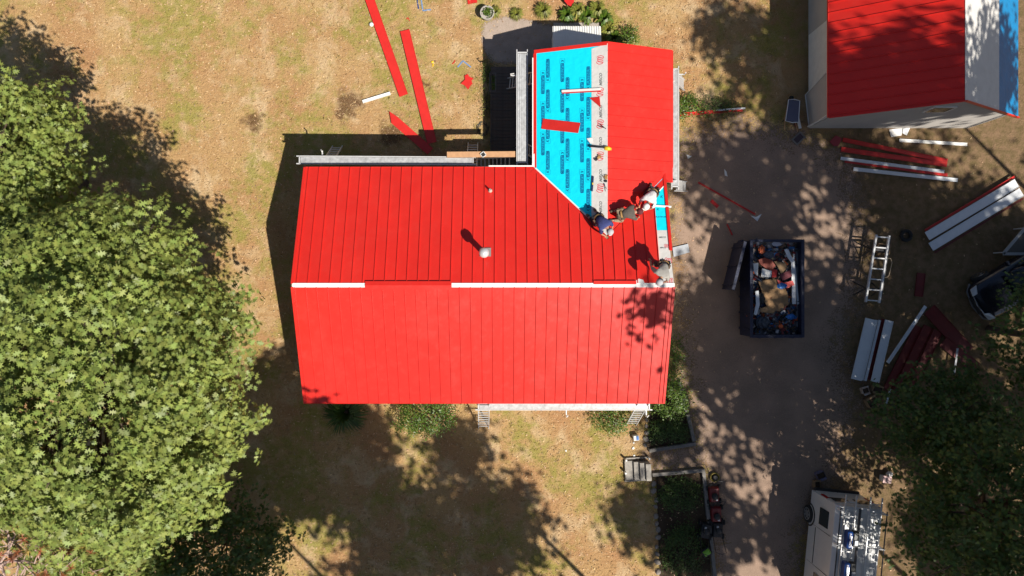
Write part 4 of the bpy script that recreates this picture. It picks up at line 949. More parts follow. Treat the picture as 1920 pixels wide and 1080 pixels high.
    mb.add(ring, [(j, (j + 1) % n, n + (j + 1) % n, n + j) for j in range(n)]); bl = mb.build('tool_belt', LEATH, t)
    lf = Vector((-sa, ca, 0))
    for sg in (-1, 1): MB().box(c + lf * .19 * sg + fw * .02, (.15, .07, .17), ang).build('pouch', mat('dark_leather', (.10, .06, .035), .8), bl, bevel=.015)
    return t
CLNAVY = mat('navy_cloth', (.045, .06, .20), .85, 0, .3, 7, .4, 12); CLDARK = mat('dark_cloth', (.018, .018, .028), .9, 0, .3, 7, .4, 12); CLKHAKI = mat('khaki_cloth', (.34, .26, .17), .9, 0, .35, 6, .4, 12)
CLOLIVE = mat('olive_grey_cloth', (.12, .10, .085), .9, 0, .35, 6, .4, 12); CLWHITE = mat('white_cloth', (.74, .72, .72), .9, 0, .12, 6, .5, 10); CLGREY = mat('grey_cloth', (.36, .34, .31), .9, 0, .15, 6, .5, 10)
CAPG = mat('grey_cap_cloth', (.40, .40, .42), .8); CAPM = mat('maroon_cap_cloth', (.10, .015, .02), .8); BOOT = mat('boot_leather', (.09, .06, .04), .7); HAIR = mat('dark_hair', (.02, .014, .01), .6)
person('kneeling roofer in a navy shirt and pale cap at the valley', 1121, 407, 4.4, math.atan2(-25, 19), KNEEL, CLNAVY, CLDARK, CAPG, WHITE, BOOT, HAIR)
person('crouching roofer in olive and khaki with a maroon cap', 1166, 400, 4.5, math.atan2(4, 31), KNEEL, CLOLIVE, CLKHAKI, CAPM, WHITE, BOOT, HAIR, {'r_knee': (.10, -.24, .14), 'r_ankle': (-.28, -.18, .10), 'r_toe': (-.44, -.16, .05)})
person('bending roofer in a white shirt beside the blue rake strip', 1229, 357, 4.2, math.atan2(-26, -15), KNEEL, CLWHITE, CLDARK, WHITE, WHITE, BOOT, HAIR, {'pelvis': (0, 0, .52), 'l_hip': (0, .1, .50), 'r_hip': (0, -.1, .50), 'l_wrist': (.78, .05, .16)}, mat('orange_glove', (.62, .22, .05), .8))
person('stooping roofer in a grey shirt and grey cap near the ridge', 1248, 494, 5.4, math.atan2(-22, -9), STOOP, CLGREY, CLDARK, CAPG, CAPG, BOOT, HAIR, {'r_elbow': (.30, -.38, .80), 'r_wrist': (.10, -.45, .62)}, mat('red_glove', (.45, .03, .04), .8))

# ------------------------------------------------------------------ the skip and its load
DX0, DX1, DY0, DY1, DH = 10.24, 12.43, -2.21, 1.81, 1.48
dc = Vector(((DX0 + DX1) / 2, (DY0 + DY1) / 2, 0))
dp = thing('dumpster', 'dark navy steel dumpster with its end door swung open', 'dumpster', dc)
def dbox(name, c, d, par=dp, m=NAVY, bevel=0): return MB().box(Vector(c) - dc, d).build(name, m, par, bevel=bevel)
cx, cy = dc.x, dc.y
dbox('floor', (cx, cy, .14), (DX1 - DX0 - .1, DY1 - DY0 - .1, .08))
for xx in (DX0 + .03, DX1 - .03):
    wl = dbox('side_wall', (xx, cy, .80), (.05, DY1 - DY0, 1.30)); dbox('top_rail', (xx, cy, DH - .03), (.13, DY1 - DY0 + .05, .09), wl, bevel=.012)
    for i in range(6): dbox('rib', (xx + (-.05 if xx < cx else .05), DY0 + .3 + i * .68, .78), (.07, .08, 1.22), wl)
wl = dbox('end_wall', (cx, DY0 + .03, .80), (DX1 - DX0 - .12, .05, 1.30)); dbox('top_rail', (cx, DY0 + .03, DH - .028), (DX1 - DX0 - .14, .13, .09), wl)
dbox('door_frame', (cx, DY1 - .02, DH - .10), (DX1 - DX0 - .14, .10, .20)); 
for i in range(3): dbox('rib', (cx - .7 + i * .7, DY0 - .03, .78), (.08, .07, 1.2), wl)
for xx in (DX0 + .3, DX1 - .3):
    for yy in (DY0 + .3, DY1 - .3): o = MB().tube([(xx - cx - .06, yy - cy, .09), (xx - cx + .06, yy - cy, .09)], .09, 12).build('roller', RUBBER, dp)
    dbox('skid', (xx, cy, .07), (.10, DY1 - DY0 - .9, .08))
a, b2 = P(1397, 453, DH - .05), P(1374, 543, DH - .05); a.z = b2.z = .78; dd = MB().beam(a - dc, b2 - dc, .07, 1.30).build('door', NAVY, dp)
for k in (.1, .5, .9): q = a.lerp(b2, k) - dc + Vector((-.06, 0, 0)); MB().beam(q + Vector((0, 0, -.6)), q + Vector((0, 0, .6)), .08, .05).build('rib', NAVY, dd)
MB().beam(a - dc + Vector((0, 0, .67)), b2 - dc + Vector((0, 0, .67)), .12, .06).build('top_rail', NAVY, dd)
MB().beam(a - dc + Vector((-.04, -.1, -.1)), a - dc + Vector((.1, .1, -.1)), .06, .5).build('hinge', NAVY, dd)
# load: a mound of small scraps, the big pieces one by one
g = np.random.default_rng(21); n = 900
C = np.stack([g.uniform(DX0 + .12, DX1 - .12, n), g.uniform(DY0 + .12, DY1 - .12, n), np.zeros(n)], 1)
C[:, 2] = 1.02 + .10 * np.sin(C[:, 0] * 3) * np.cos(C[:, 1] * 2.2) + g.uniform(-.10, .10, n)
SCRAP = bpy.data.materials.new('mixed_scraps'); SCRAP.use_nodes = True; nn_ = SCRAP.node_tree.nodes; ll = SCRAP.node_tree.links
ge = nn_.new('ShaderNodeNewGeometry'); cr = nn_.new('ShaderNodeValToRGB'); cr.color_ramp.interpolation = 'CONSTANT'
stops = [(0, (.05, .055, .07)), (.22, (.02, .02, .02)), (.36, (.20, .12, .07)), (.46, (.03, .05, .10)), (.56, (.30, .28, .28)), (.64, (.22, .03, .025)), (.72, (.02, .12, .32)), (.79, (.55, .54, .54)), (.84, (.55, .12, .03)), (.89, (.09, .07, .05))]
cr.color_ramp.elements[0].color = (*stops[0][1], 1); cr.color_ramp.elements[1].position = stops[1][0]; cr.color_ramp.elements[1].color = (*stops[1][1], 1)
for p_, c_ in stops[2:]: e_ = cr.color_ramp.elements.new(p_); e_.color = (*c_, 1)
ll.new(ge.outputs['Random Per Island'], cr.inputs[0]); ll.new(cr.outputs[0], nn_['Principled BSDF'].inputs['Base Color'])
mb = MB()
for c_ in C:
    m3 = Euler((rnd.uniform(-.6, .6), rnd.uniform(-.6, .6), rnd.uniform(0, 3.1))).to_matrix(); k = rnd.random()
    mb.box(c_, (rnd.uniform(.08, .26), rnd.uniform(.05, .16), rnd.uniform(.01, .07)) if k < .7 else (rnd.uniform(.25, .6), .03, .02), 0, m3)
mb.box((cx, cy, .55), (DX1 - DX0 - .14, DY1 - DY0 - .14, .75))
o = mb.build('rubbish_heap', SCRAP); o['kind'] = 'stuff'; tag(o, 'mixed small building scraps filling the dumpster', 'rubbish')
ZL = 1.22
def load(name, label, cat, pts, m, z=ZL, th=.03, tilt=0.0):
    q = [P(x, y, z) for x, y in pts]; c = sum(q, Vector()) / len(q); o = MB().prism([p - c for p in q][::-1], (0, 0, th)).build(name, m); o.location = c; o.rotation_euler = (tilt, tilt * .7, 0); return tag(o, label, cat)
load('trim_board', 'long bent white trim board along the right of the dumpster load', 'trim', [(1470, 468), (1477, 466), (1484, 482), (1489, 490), (1492, 570), (1485, 570), (1483, 492), (1477, 484)], TRIM)
load('trim_board', 'thin white trim strip just inside the right wall of the dumpster', 'trim', [(1484, 467), (1488, 467), (1498, 570), (1494, 571)], TRIM, 1.15)
load('flat_board', 'wide dark grey board lying along the right wall in the dumpster', 'board', [(1490, 465), (1499, 466), (1503, 615), (1492, 612)], mat('grey_board', (.16, .17, .19), .6), 1.05)
load('trim_board', 'white trim piece at the lower left of the dumpster load', 'trim', [(1416, 546), (1422, 545), (1424, 572), (1418, 591), (1413, 589), (1417, 570)], TRIM, 1.28)
load('plywood_piece', 'large torn plywood sheet in the middle of the dumpster', 'plywood', [(1425, 527), (1450, 522), (1462, 524), (1476, 548), (1480, 570), (1462, 584), (1440, 578), (1428, 556)], PLY, 1.20, .02, .05)
load('plywood_piece', 'upper torn plywood sheet below the white panel in the dumpster', 'plywood', [(1422, 528), (1455, 524), (1458, 541), (1428, 545)], PLY, 1.27, .02, -.06)
load('plywood_piece', 'small plywood scrap at the lower left of the dumpster load', 'plywood', [(1424, 578), (1440, 574), (1454, 582), (1450, 588), (1426, 585)], PLY, 1.27, .02, .08)
load('plywood_piece', 'brown board scrap at the upper right of the dumpster load', 'plywood', [(1452, 490), (1472, 492), (1476, 502), (1464, 514), (1458, 500)], CARDB, 1.27, .02, -.1)
load('metal_piece', 'bright rust red sheet at the top of the dumpster load', 'metal scrap', [(1421, 487), (1432, 483), (1447, 488), (1455, 498), (1448, 509), (1436, 503), (1424, 495)], mat('rust_red', (.35, .05, .02), .55, 0, .3, 6), 1.33, .015, .12)
load('metal_piece', 'dull maroon square sheet on the right of the dumpster load', 'metal scrap', [(1462, 515), (1482, 506), (1485, 518), (1467, 527)], mat('maroon_sheet', (.16, .03, .04), .5, 0, .2, 5), 1.32, .015, -.08)
load('metal_piece', 'crimson bent strip beside the blue bag in the dumpster', 'metal scrap', [(1456, 524), (1470, 530), (1486, 526), (1490, 534), (1478, 540), (1460, 534)], RED2, 1.30, .015, .1)
load('metal_piece', 'small red square behind the white panel in the dumpster', 'metal scrap', [(1447, 504), (1457, 506), (1456, 520), (1447, 520)], RED2, 1.25, .015, 0)
load('siding_offcut', 'white square panel leaning in the middle of the dumpster', 'panel', [(1428, 503), (1447, 508), (1446, 520), (1427, 519)], WHITE, 1.30, .02, .1)
load('siding_offcut', 'white narrow panel at the left wall inside the dumpster', 'panel', [(1412, 494), (1422, 493), (1420, 518), (1414, 512)], WHITE, 1.30, .02, -.05)
load('paper_sheet', 'pale crumpled sheet near the top end of the dumpster', 'paper', [(1446, 457), (1455, 449), (1467, 459), (1457, 462), (1450, 461)], mat('pale_paper', (.50, .50, .58), .8), 1.3, .01, .15)
def bag(label, x, y, z, r_, m, seed):
    g = np.random.default_rng(seed); c = P(x, y, z); bm = bmesh.new(); bmesh.ops.create_icosphere(bm, subdivisions=3, radius=1)
    for v_ in bm.verts:
        k = 1 + .16 * math.sin(v_.co.x * 5 + seed) * math.cos(v_.co.y * 6) + .1 * math.sin(v_.co.z * 9 + v_.co.x * 7); v_.co = Vector((v_.co.x * r_[0], v_.co.y * r_[1], v_.co.z * r_[2])) * k
    me = bpy.data.meshes.new('bag'); bm.to_mesh(me); bm.free(); o = link('rubbish_bag', me, m); o.location = c; return tag(o, label, 'bag')
bag('orange plastic bag at the top of the dumpster load', 1428, 468, 1.27, (.13, .17, .09), ORANGE, 1); bag('blue plastic bag at the right of the dumpster load', 1466, 536, 1.30, (.20, .12, .10), BBLUE, 2)
bag('black rubbish bag at the left of the dumpster load', 1427, 560, 1.22, (.15, .25, .12), BLACK, 3); bag('large slate grey bag at the bottom of the dumpster', 1430, 605, 1.18, (.30, .26, .15), mat('slate_bag', (.05, .06, .08), .5, 0, .4, 8), 4)
bag('small orange bag at the bottom of the dumpster', 1464, 612, 1.25, (.10, .09, .07), ORANGE, 5); bag('blue and grey torn bag at the bottom right of the dumpster', 1482, 594, 1.25, (.18, .12, .09), BBLUE, 6)
bag('grey padded bag beside the orange bag in the dumpster', 1441, 478, 1.24, (.22, .16, .10), mat('grey_bag', (.10, .11, .14), .6, 0, .4, 8), 7)

# ------------------------------------------------------------------ material stacks round the drive
WT = (.016, .02)
def boards(items, h0=.10):
    for lab, nm, x1, y1, x2, y2, w_, m, hh in items: strip(nm, lab, 'trim' if m in (TRIM, WHITE) else 'metal strip', x1, y1, x2, y2, w_, hh, m, .03, .02)
boards([('widest pale trim sheet of the pair left of the dark car', 'trim_sheet', 1632, 598, 1605, 712, 20, TRIM, .30),
        ('narrow pale trim strip right beside the widest trim sheet', 'trim_strip', 1643, 600, 1616, 713, 4.5, TRIM, .26),
        ('second narrow pale trim strip, next to the red strip', 'trim_strip', 1649, 600, 1622, 714, 4.5, TRIM, .24),
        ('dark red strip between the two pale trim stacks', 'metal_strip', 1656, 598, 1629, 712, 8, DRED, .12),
        ('pale trim sheet on the right of the dark red strip', 'trim_sheet', 1667, 601, 1640, 716, 16, TRIM, .28),
        ('long pale trim post lying slanted beside the red panels', 'trim_post', 1735, 574, 1664, 680, 6, TRIM, .35),
        ('upper pale trim sheet of the pair near the right edge', 'trim_sheet', 1738, 443, 1906, 343, 17, TRIM, .25),
        ('lower pale trim sheet of the pair near the right edge', 'trim_sheet', 1745, 463, 1915, 360, 17, TRIM, .20),
        ('bright red edging above the pale pair at the right edge', 'metal_strip', 1734, 432, 1902, 331, 4, RED2, .16),
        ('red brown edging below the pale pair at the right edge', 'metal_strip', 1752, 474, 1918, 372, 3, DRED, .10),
        ('thin white trim strip below the outbuilding gable', 'trim_strip', 1686, 263, 1813, 271, 6, WHITE, .05),
        ('faded red strip nearest the outbuilding gable', 'metal_strip', 1580, 262, 1776, 302, 8, RED2, .05),
        ('faded red strip second from the outbuilding gable', 'metal_strip', 1577, 280, 1775, 309, 9, RED2, .07),
        ('white trim strip with a bent end below the red strips', 'trim_strip', 1576, 297, 1770, 322, 6, TRIM, .09),
        ('red strip between the two lowest white trims', 'metal_strip', 1584, 302, 1776, 328, 6, RED2, .05),
        ('lowest white trim strip of the pile by the outbuilding', 'trim_strip', 1600, 317, 1795, 338, 7, TRIM, .06),
        ('thin red strip on the drive below the wing ladder', 'metal_strip', 1309, 342, 1416, 402, 3, RED2, .01),
        ('short red crossed strip on the drive above the dumpster door', 'metal_strip', 1363, 420, 1373, 441, 2, RED2, .01),
        ('small red flat scrap on the drive beside the thin red strip', 'metal_strip', 1333, 376, 1346, 388, 6, RED2, .01),
        ('red board edging the weedy bed right of the wing', 'metal_strip', 1270, 215, 1392, 206, 6, RED2, .12),
        ('thin white strip on top of the red bed edging', 'trim_strip', 1342, 207, 1397, 203, 3, TRIM, .20),
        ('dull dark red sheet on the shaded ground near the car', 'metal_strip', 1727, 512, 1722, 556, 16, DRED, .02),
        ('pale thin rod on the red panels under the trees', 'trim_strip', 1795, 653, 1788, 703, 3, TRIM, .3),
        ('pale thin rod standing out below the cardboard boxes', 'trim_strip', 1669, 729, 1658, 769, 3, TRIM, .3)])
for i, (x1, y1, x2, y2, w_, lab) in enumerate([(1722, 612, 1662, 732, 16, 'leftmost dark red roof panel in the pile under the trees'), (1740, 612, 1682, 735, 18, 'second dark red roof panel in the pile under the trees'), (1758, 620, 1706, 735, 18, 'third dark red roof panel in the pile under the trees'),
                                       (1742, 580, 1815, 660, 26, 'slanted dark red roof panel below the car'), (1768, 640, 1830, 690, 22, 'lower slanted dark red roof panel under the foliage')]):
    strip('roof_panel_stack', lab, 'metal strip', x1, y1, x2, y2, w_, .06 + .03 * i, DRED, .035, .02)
pan('corner_flashing', 'white arrow shaped flashing on the drive above the dumpster', 'flashing', [(1407, 404), (1417, 407), (1428, 401), (1420, 415)], .02, TRIM, 0)
pan('flashing_scrap', 'white triangle scrap on the drive by the wing', 'flashing', [(1287, 290), (1297, 293), (1290, 298)], .02, WHITE, 0)
pan('flashing_scrap', 'small white scrap in the sunny patch on the drive', 'flashing', [(1358, 317), (1362, 322), (1364, 331), (1359, 329)], .02, WHITE, 0)
pan('packing_card', 'flat red carton on the ground below the outbuilding', 'carton', [(1555, 266), (1566, 254), (1578, 260), (1571, 274), (1563, 274)], .05, mat('red_card', (.30, .04, .05), .8), 0, .05)
pan('printed_card', 'white printed card against the foot of the outbuilding gable', 'card', [(1667, 243), (1692, 240), (1690, 254), (1671, 257)], .03, WHITE, 0)
pan('plastic_sheet', 'small pale plastic sheet next to the printed card', 'card', [(1693, 241), (1706, 240), (1700, 254), (1692, 250)], .03, TRIM, 0)
# framed board
q = P(1496, 260); t = thing('wooden_frame', 'small pale wooden frame with a dark inset on the ground', 'tray', q, .75)
MB().box((0, 0, .04), (.42, .26, .04)).build('inset', mat('dark_inset', (.06, .04, .05), .6), t)
for s in (-1, 1): MB().box((0, s * .15, .05), (.52, .06, .07)).build('side', TIMBER, t); MB().box((s * .235, 0, .05), (.055, .24, .07)).build('end', TIMBER, t)
# wheelbarrow standing on its nose beside the outbuilding
q = P(1477, 214); t = thing('wheelbarrow', 'blue grey wheelbarrow tray by the outbuilding corner', 'wheelbarrow', q, math.pi / 2 - .1)
mb = MB(); mb.hexa([(-.32, -.18, .28), (.32, -.16, .28), (.32, .16, .28), (-.32, .18, .28)], [(-.46, -.28, .55), (.46, -.24, .55), (.46, .24, .55), (-.46, .28, .55)]); mb.build('tray', mat('slate_tray', (.10, .11, .17), .45), t)
MB().tube([(-.46, -.28, .56), (.46, -.24, .56), (.50, 0, .56), (.46, .24, .56), (-.46, .28, .56), (-.5, 0, .56), (-.46, -.28, .56)], .018, 6).build('rim', TRIM, t)
MB().tube([(.55, -.05, .19), (.55, .05, .19)], .19, 16).build('wheel', RUBBER, t)
for s in (-1, 1): MB().tube([(.6, s * .07, .2), (-.3, s * .22, .27), (-.85, s * .28, .55)], .02, 6).build('handle', WOOD, t); MB().beam((-.3, s * .2, .27), (-.35, s * .2, .0), .03, .03).build('leg', BLACK, t)
strip('trim_strip', 'white plank leaning on the blocks beside the wheelbarrow', 'trim', 1492, 205, 1500, 241, 5, .12, WHITE, .03, .03)
strip('trim_strip', 'thin red brown plank beside the wheelbarrow', 'trim', 1488, 214, 1492, 238, 4, .06, DRED, .03, .03)
# sheet metal brake: a ladder like frame on two trestles
bk_c = P(1646, 504, .95)
t = thing('bending_brake', 'aluminium bending brake like a ladder on two trestles on the drive', 'bending brake', (bk_c.x, bk_c.y, 0)); org = (bk_c.x, bk_c.y, 0)
a1, a2, b1, b3 = P(1643, 440, .95), P(1623, 566, .95), P(1667, 442, .95), P(1648, 568, .95)
MB().beam(a1, a2, .07, .10).build('rail', ALU, t, org); MB().beam(b1, b3, .07, .10).build('rail', ALU, t, org)
MB().beam(b1 + Vector((.10, .02, -.05)), b3 + Vector((.10, .02, -.05)), .03, .06).build('hinge_bar', mat('dark_steel', (.08, .08, .08), .5, .4), t, org)
for i in range(7): f_ = .03 + i * .157; MB().beam(a1.lerp(a2, f_), b1.lerp(b3, f_), .05, .06).build('cross_bar', ALU, t, org)
hb = b1.lerp(b3, .33); hb2 = b1.lerp(b3, .62); MB().tube([hb, hb + Vector((.18, -.02, .05)), hb + Vector((.24, -.2, .05)), hb2 + Vector((.24, .1, .05)), hb2 + Vector((.15, 0, .05)), hb2], .014, 6).build('handle', mat('brass_bar', (.55, .42, .28), .4, .5), t, org)
for f_ in (.22, .80):
    c1 = a1.lerp(a2, f_); c2 = b1.lerp(b3, f_); MB().beam(c1 + Vector((-.06, 0, -.09)), c2 + Vector((.06, 0, -.09)), .07, .07).build('trestle_top', BLACK, t, org)
    for c_ in (c1, c2):
        for s in (-1, 1): MB().beam((c_.x, c_.y, .84), (c_.x + (-.12 if c_ is c1 else .12), c_.y + s * .28, .0), .045, .03).build('trestle_leg', BLACK, t, org)
q = P(1650, 467); t = thing('tool_crate', 'brown wooden tool crate under the bending brake', 'crate', q, -.15)
MB().box((0, 0, .03), (.5, .38, .04)).build('bottom', CARDB, t)
for s in (-1, 1): MB().box((0, s * .19, .18), (.54, .03, .30)).build('side', CARDB, t); MB().box((s * .255, 0, .18), (.03, .35, .30)).build('end', CARDB, t)
MB().box((0, 0, .10), (.46, .30, .1), .2).build('contents', mat('rags', (.25, .2, .18), .9, 0, .6, 20), t)
# tyre and small things
q = P(1697, 442); o = MB(); 
for k in range(1): o.tube([(.21 * math.cos(i * math.pi / 10), .21 * math.sin(i * math.pi / 10), .08) for i in range(21)], .075, 8)
o = o.build('old_tyre', RUBBER, smooth=True); o.location = q; tag(o, 'small black tyre lying in the weeds near the pale sheets', 'tyre')
def carton(label, x, y, d, a, m=CARDB, flaps=True, open_=False):
    q = P(x, y); t = thing('cardboard_box', label, 'box', q, a)
    for s in (-1, 1):
        MB().box((0, s * d[1] / 2, d[2] / 2), (d[0], .012, d[2])).build('side', m, t); MB().box((s * d[0] / 2, 0, d[2] / 2), (.012, d[1] - .02, d[2])).build('side', m, t)
        if flaps: MB().box((0, s * d[1] * .62, d[2] + .02), (d[0] * .98, d[1] * .3, .008), 0, Matrix.Rotation(s * .35, 3, 'X')).build('flap', m, t)
    MB().box((0, 0, .02), (d[0] - .03, d[1] - .03, .02)).build('bottom', m, t); MB().box((0, 0, d[2] * .55), (d[0] - .05, d[1] - .05, d[2] * .5)).build('contents', mat('box_contents', (.10, .06, .035), .9, 0, .5, 15), t)
carton('open brown cardboard box, lowest of the three by the trim sheets', 1630, 752, (.44, .36, .32), .5); carton('closed brown cardboard box beside the trim sheet ends', 1640, 729, (.40, .26, .28), -.35)
carton('orange and white box nearest the drive by the trim sheet ends', 1619, 731, (.28, .24, .22), .3, mat('orange_card', (.42, .22, .09), .8, c2=(.6, .58, .6), vscale=7))
carton('blue and brown box behind the van on the drive', 1535, 889, (.34, .28, .26), .4, mat('blue_card', (.20, .11, .07), .8, c2=(.10, .14, .30), vscale=8)); carton('plain tan box against the back of the van', 1528, 906, (.24, .3, .3), .05)
q = P(1655, 895); t = thing('white_bucket_stack', 'white square tub with a pink lid under the right trees', 'tub', q, -.1)
MB().hexa([(-.14, -.11, 0), (.14, -.11, 0), (.14, .11, 0), (-.14, .11, 0)], [(-.17, -.14, .34), (.17, -.14, .34), (.17, .14, .34), (-.17, .14, .34)]).build('tub', WHITE, t); MB().box((0, 0, .355), (.37, .31, .03)).build('lid', mat('pink_lid', (.6, .38, .36), .5), t, bevel=.01)
o = bag('small white sack behind the square tub under the right trees', 1668, 889, .15, (.12, .12, .14), WHITE, 11)
# table corner at the right edge
q1 = P(1880, 476, .74); t = thing('folding_table', 'grey edged folding table at the right edge above the dark car', 'table', (q1.x, q1.y, 0)); org = (q1.x, q1.y, 0)
q2, q3, q4 = P(1924, 424, .74), P(1985, 424, .74), P(1985, 476, .74)
MB().prism([q1, q4, q3, q2], (0, 0, .03)).build('top', mat('dull_top', (.07, .065, .055), .6), t, org)
for a, b2 in ((q1, q2), (q2, q3), (q3, q4), (q4, q1)): MB().beam(a + Vector((0, 0, .025)), b2 + Vector((0, 0, .025)), .12, .05).build('edge_strip', mat('pale_grey_edge', (.32, .33, .33), .5), t, org)
for a in (q1, q2, q3, q4): c_ = a.lerp((q1 + q3) / 2, .12); MB().beam((c_.x, c_.y, 0), (c_.x, c_.y, .73), .05, .05).build('leg', ALU, t, org)

# ------------------------------------------------------------------ dark car
def wheel(par, c, r_, w_, axis, m_rim=CHROME, turn=0.0):
    M = Matrix.Rotation(turn, 3, 'Z'); ax = M @ Vector(axis); c = Vector(c)
    t = MB().tube([c - ax * w_ / 2, c - ax * w_ * .3, c + ax * w_ * .3, c + ax * w_ / 2], [r_ * .93, r_, r_, r_ * .93], 22).build('wheel', RUBBER, par, smooth=False)
    MB().tube([c - ax * (w_ / 2 + .008), c + ax * (w_ / 2 + .008)], r_ * .40, 16).build('hub', m_rim, t)
    for k in range(7):
        a = k * 6.2832 / 7; u = Vector((0, 0, 1)); v_ = ax.cross(u); d = u * math.cos(a) + v_ * math.sin(a)
        for s in (-1, 1): MB().beam(c + ax * s * (w_ / 2 + .004), c + ax * s * (w_ / 2 + .004) + d * r_ * .66, .055, .012, ax).build('spoke', m_rim, t)
    mb = MB(); u = Vector((0, 0, 1)); v_ = ax.cross(u)
    for s in (-1, 1): mb2 = MB().tube([c + ax * s * (w_ / 2 + .002) + (u * math.cos(i * .3142) + v_ * math.sin(i * .3142)) * r_ * .68 for i in range(21)], .018, 6).build('rim', m_rim, t)
    return t
cf = P(1812, 572); hd_ = math.atan2(-(0.52), -0.86)       # nose points to the lower left
car = thing('parked_car', 'dark blue car with chrome grille parked under the right trees', 'car', (cf.x, cf.y, 0), hd_)
def loft(sections, name, m, par, smooth=True, bevel=0):
    mb = MB(); n = len(sections[0]); vs = [p for s in sections for p in s]; fs = []
    for i in range(len(sections) - 1):
        for j in range(n): fs.append((i * n + j, i * n + (j + 1) % n, (i + 1) * n + (j + 1) % n, (i + 1) * n + j))
    fs += [tuple(reversed(range(n))), tuple(range((len(sections) - 1) * n, len(sections) * n))]
    mb.add(vs, fs); o = mb.build(name, m, par, smooth=smooth)
    if bevel: md = o.modifiers.new('b', 'BEVEL'); md.width = bevel; md.segments = 2; md.limit_method = 'ANGLE'
    s = o.modifiers.new('s', 'SUBSURF'); s.levels = s.render_levels = 1
    return o
def csec(x, w_, z0, z1, r_=.1): return [(x, -w_, z0), (x, -w_ * 1.02, (z0 + z1) * .5), (x, -w_ + r_, z1 - r_ * .25), (x, -w_ * .35, z1), (x, w_ * .35, z1), (x, w_ - r_, z1 - r_ * .25), (x, w_ * 1.02, (z0 + z1) * .5), (x, w_, z0)]
body = loft([csec(.02, .62, .35, .62), csec(-.10, .80, .24, .80), csec(-.45, .90, .20, .92), csec(-1.2, .92, .20, 1.00), csec(-1.6, .92, .20, 1.04), csec(-3.6, .92, .2, 1.06), csec(-4.4, .90, .22, 1.04), csec(-4.62, .80, .3, .95)], 'body', CARP, car)
cab = loft([csec(-1.35, .80, 1.0, 1.06), csec(-2.1, .74, 1.0, 1.62, .16), csec(-2.6, .73, 1.0, 1.70, .16), csec(-3.9, .71, 1.0, 1.66, .16), csec(-4.45, .76, 1.0, 1.12)], 'cabin', CARP, car)
MB().prism([(-1.42, -.70, 1.12), (-2.02, -.62, 1.58), (-2.02, .62, 1.58), (-1.42, .70, 1.12)], (.03, 0, .05)).build('windscreen', GLASS, cab)
for s in (-1, 1):
    MB().prism([(-1.85, s * .80, 1.12), (-2.25, s * .76, 1.55), (-3.8, s * .75, 1.55), (-4.1, s * .80, 1.12)], (0, s * .012, 0)).build('side_window', GLASS, cab)
    hl = MB().prism([(-.06, s * .42, .66), (-.10, s * .74, .68), (-.36, s * .82, .80), (-.22, s * .48, .80)], (.05, 0, .05)).build('headlight', mat('lamp_lens', (.55, .56, .58), .12, .2, spec=.9), car, bevel=.02)
    wheel(car, (-.92, s * .86, .36), .36, .24, (0, 1, 0), turn=.0 if s > 0 else .0); wheel(car, (-3.75, s * .86, .36), .36, .24, (0, 1, 0))
    MB().box((-1.75, s * 1.02, 1.12), (.14, .22, .15)).build('mirror', CARP, car, bevel=.04); MB().beam((-2.6, s * .935, .95), (-2.85, s * .935, .95), .02, .03).build('door_handle', CHROME, car)
MB().tube([(-.02, -.40, .74), (.05, 0, .76), (-.02, .40, .74)], .025, 8).build('grille_bar', CHROME, car); MB().box((.03, 0, .60), (.06, .8, .14)).build('grille', BLACK, car)
MB().tube([(-.30, -.90, .50), (-.04, -.66, .50), (.09, 0, .50), (-.04, .66, .50), (-.30, .90, .50)], .045, 8).build('bumper', mat('bumper_grey', (.12, .12, .13), .35, .3), car, smooth=True)

# ------------------------------------------------------------------ van with roof rack
VA = R(5.5); vrear = P(1571, 938, 0); vw, vl, vh = 2.04, 5.6, 2.45
rl = P(1566, 947, vh)          # rear left roof corner seen in the photograph
van = thing('work_van', 'white work van with ladders on its roof rack at the bottom edge', 'van', (rl.x, rl.y, 0), -math.pi / 2 - VA)   # local x forward (towards the bottom of the picture), local y to the picture's right
def vbox(name, c, d, m, par=van, bevel=0): return MB().box(c, d).build(name, m, par, bevel=bevel)
def vsec(x, z1, ins=.07): return [(x, -.02, .42), (x, 0, 1.1), (x, ins, z1 - .12), (x, ins + .14, z1), (x, vw - ins - .14, z1), (x, vw - ins, z1 - .12), (x, vw, 1.1), (x, vw + .02, .42)]
vb = loft([vsec(0, vh - .02), vsec(.02, vh), vsec(2.2, vh + .03), vsec(3.9, vh), vsec(4.2, vh - .12), [(4.9, 0, .42), (4.9, 0, 1.0), (4.9, .08, 1.30), (4.9, .24, 1.36), (4.9, vw - .24, 1.36), (4.9, vw - .08, 1.30), (4.9, vw, 1.0), (4.9, vw, .42)], [(5.6, .15, .45), (5.6, .1, .8), (5.6, .2, .98), (5.6, .4, 1.02), (5.6, vw - .4, 1.02), (5.6, vw - .2, .98), (5.6, vw - .1, .8), (5.6, vw - .15, .45)]], 'body', VANW, van)
vb.modifiers['s'].levels = vb.modifiers['s'].render_levels = 0; vb.data.polygons.foreach_set('use_smooth', [False] * len(vb.data.polygons))
md = vb.modifiers.new('b', 'BEVEL'); md.width = .05; md.segments = 3; md.limit_method = 'ANGLE'
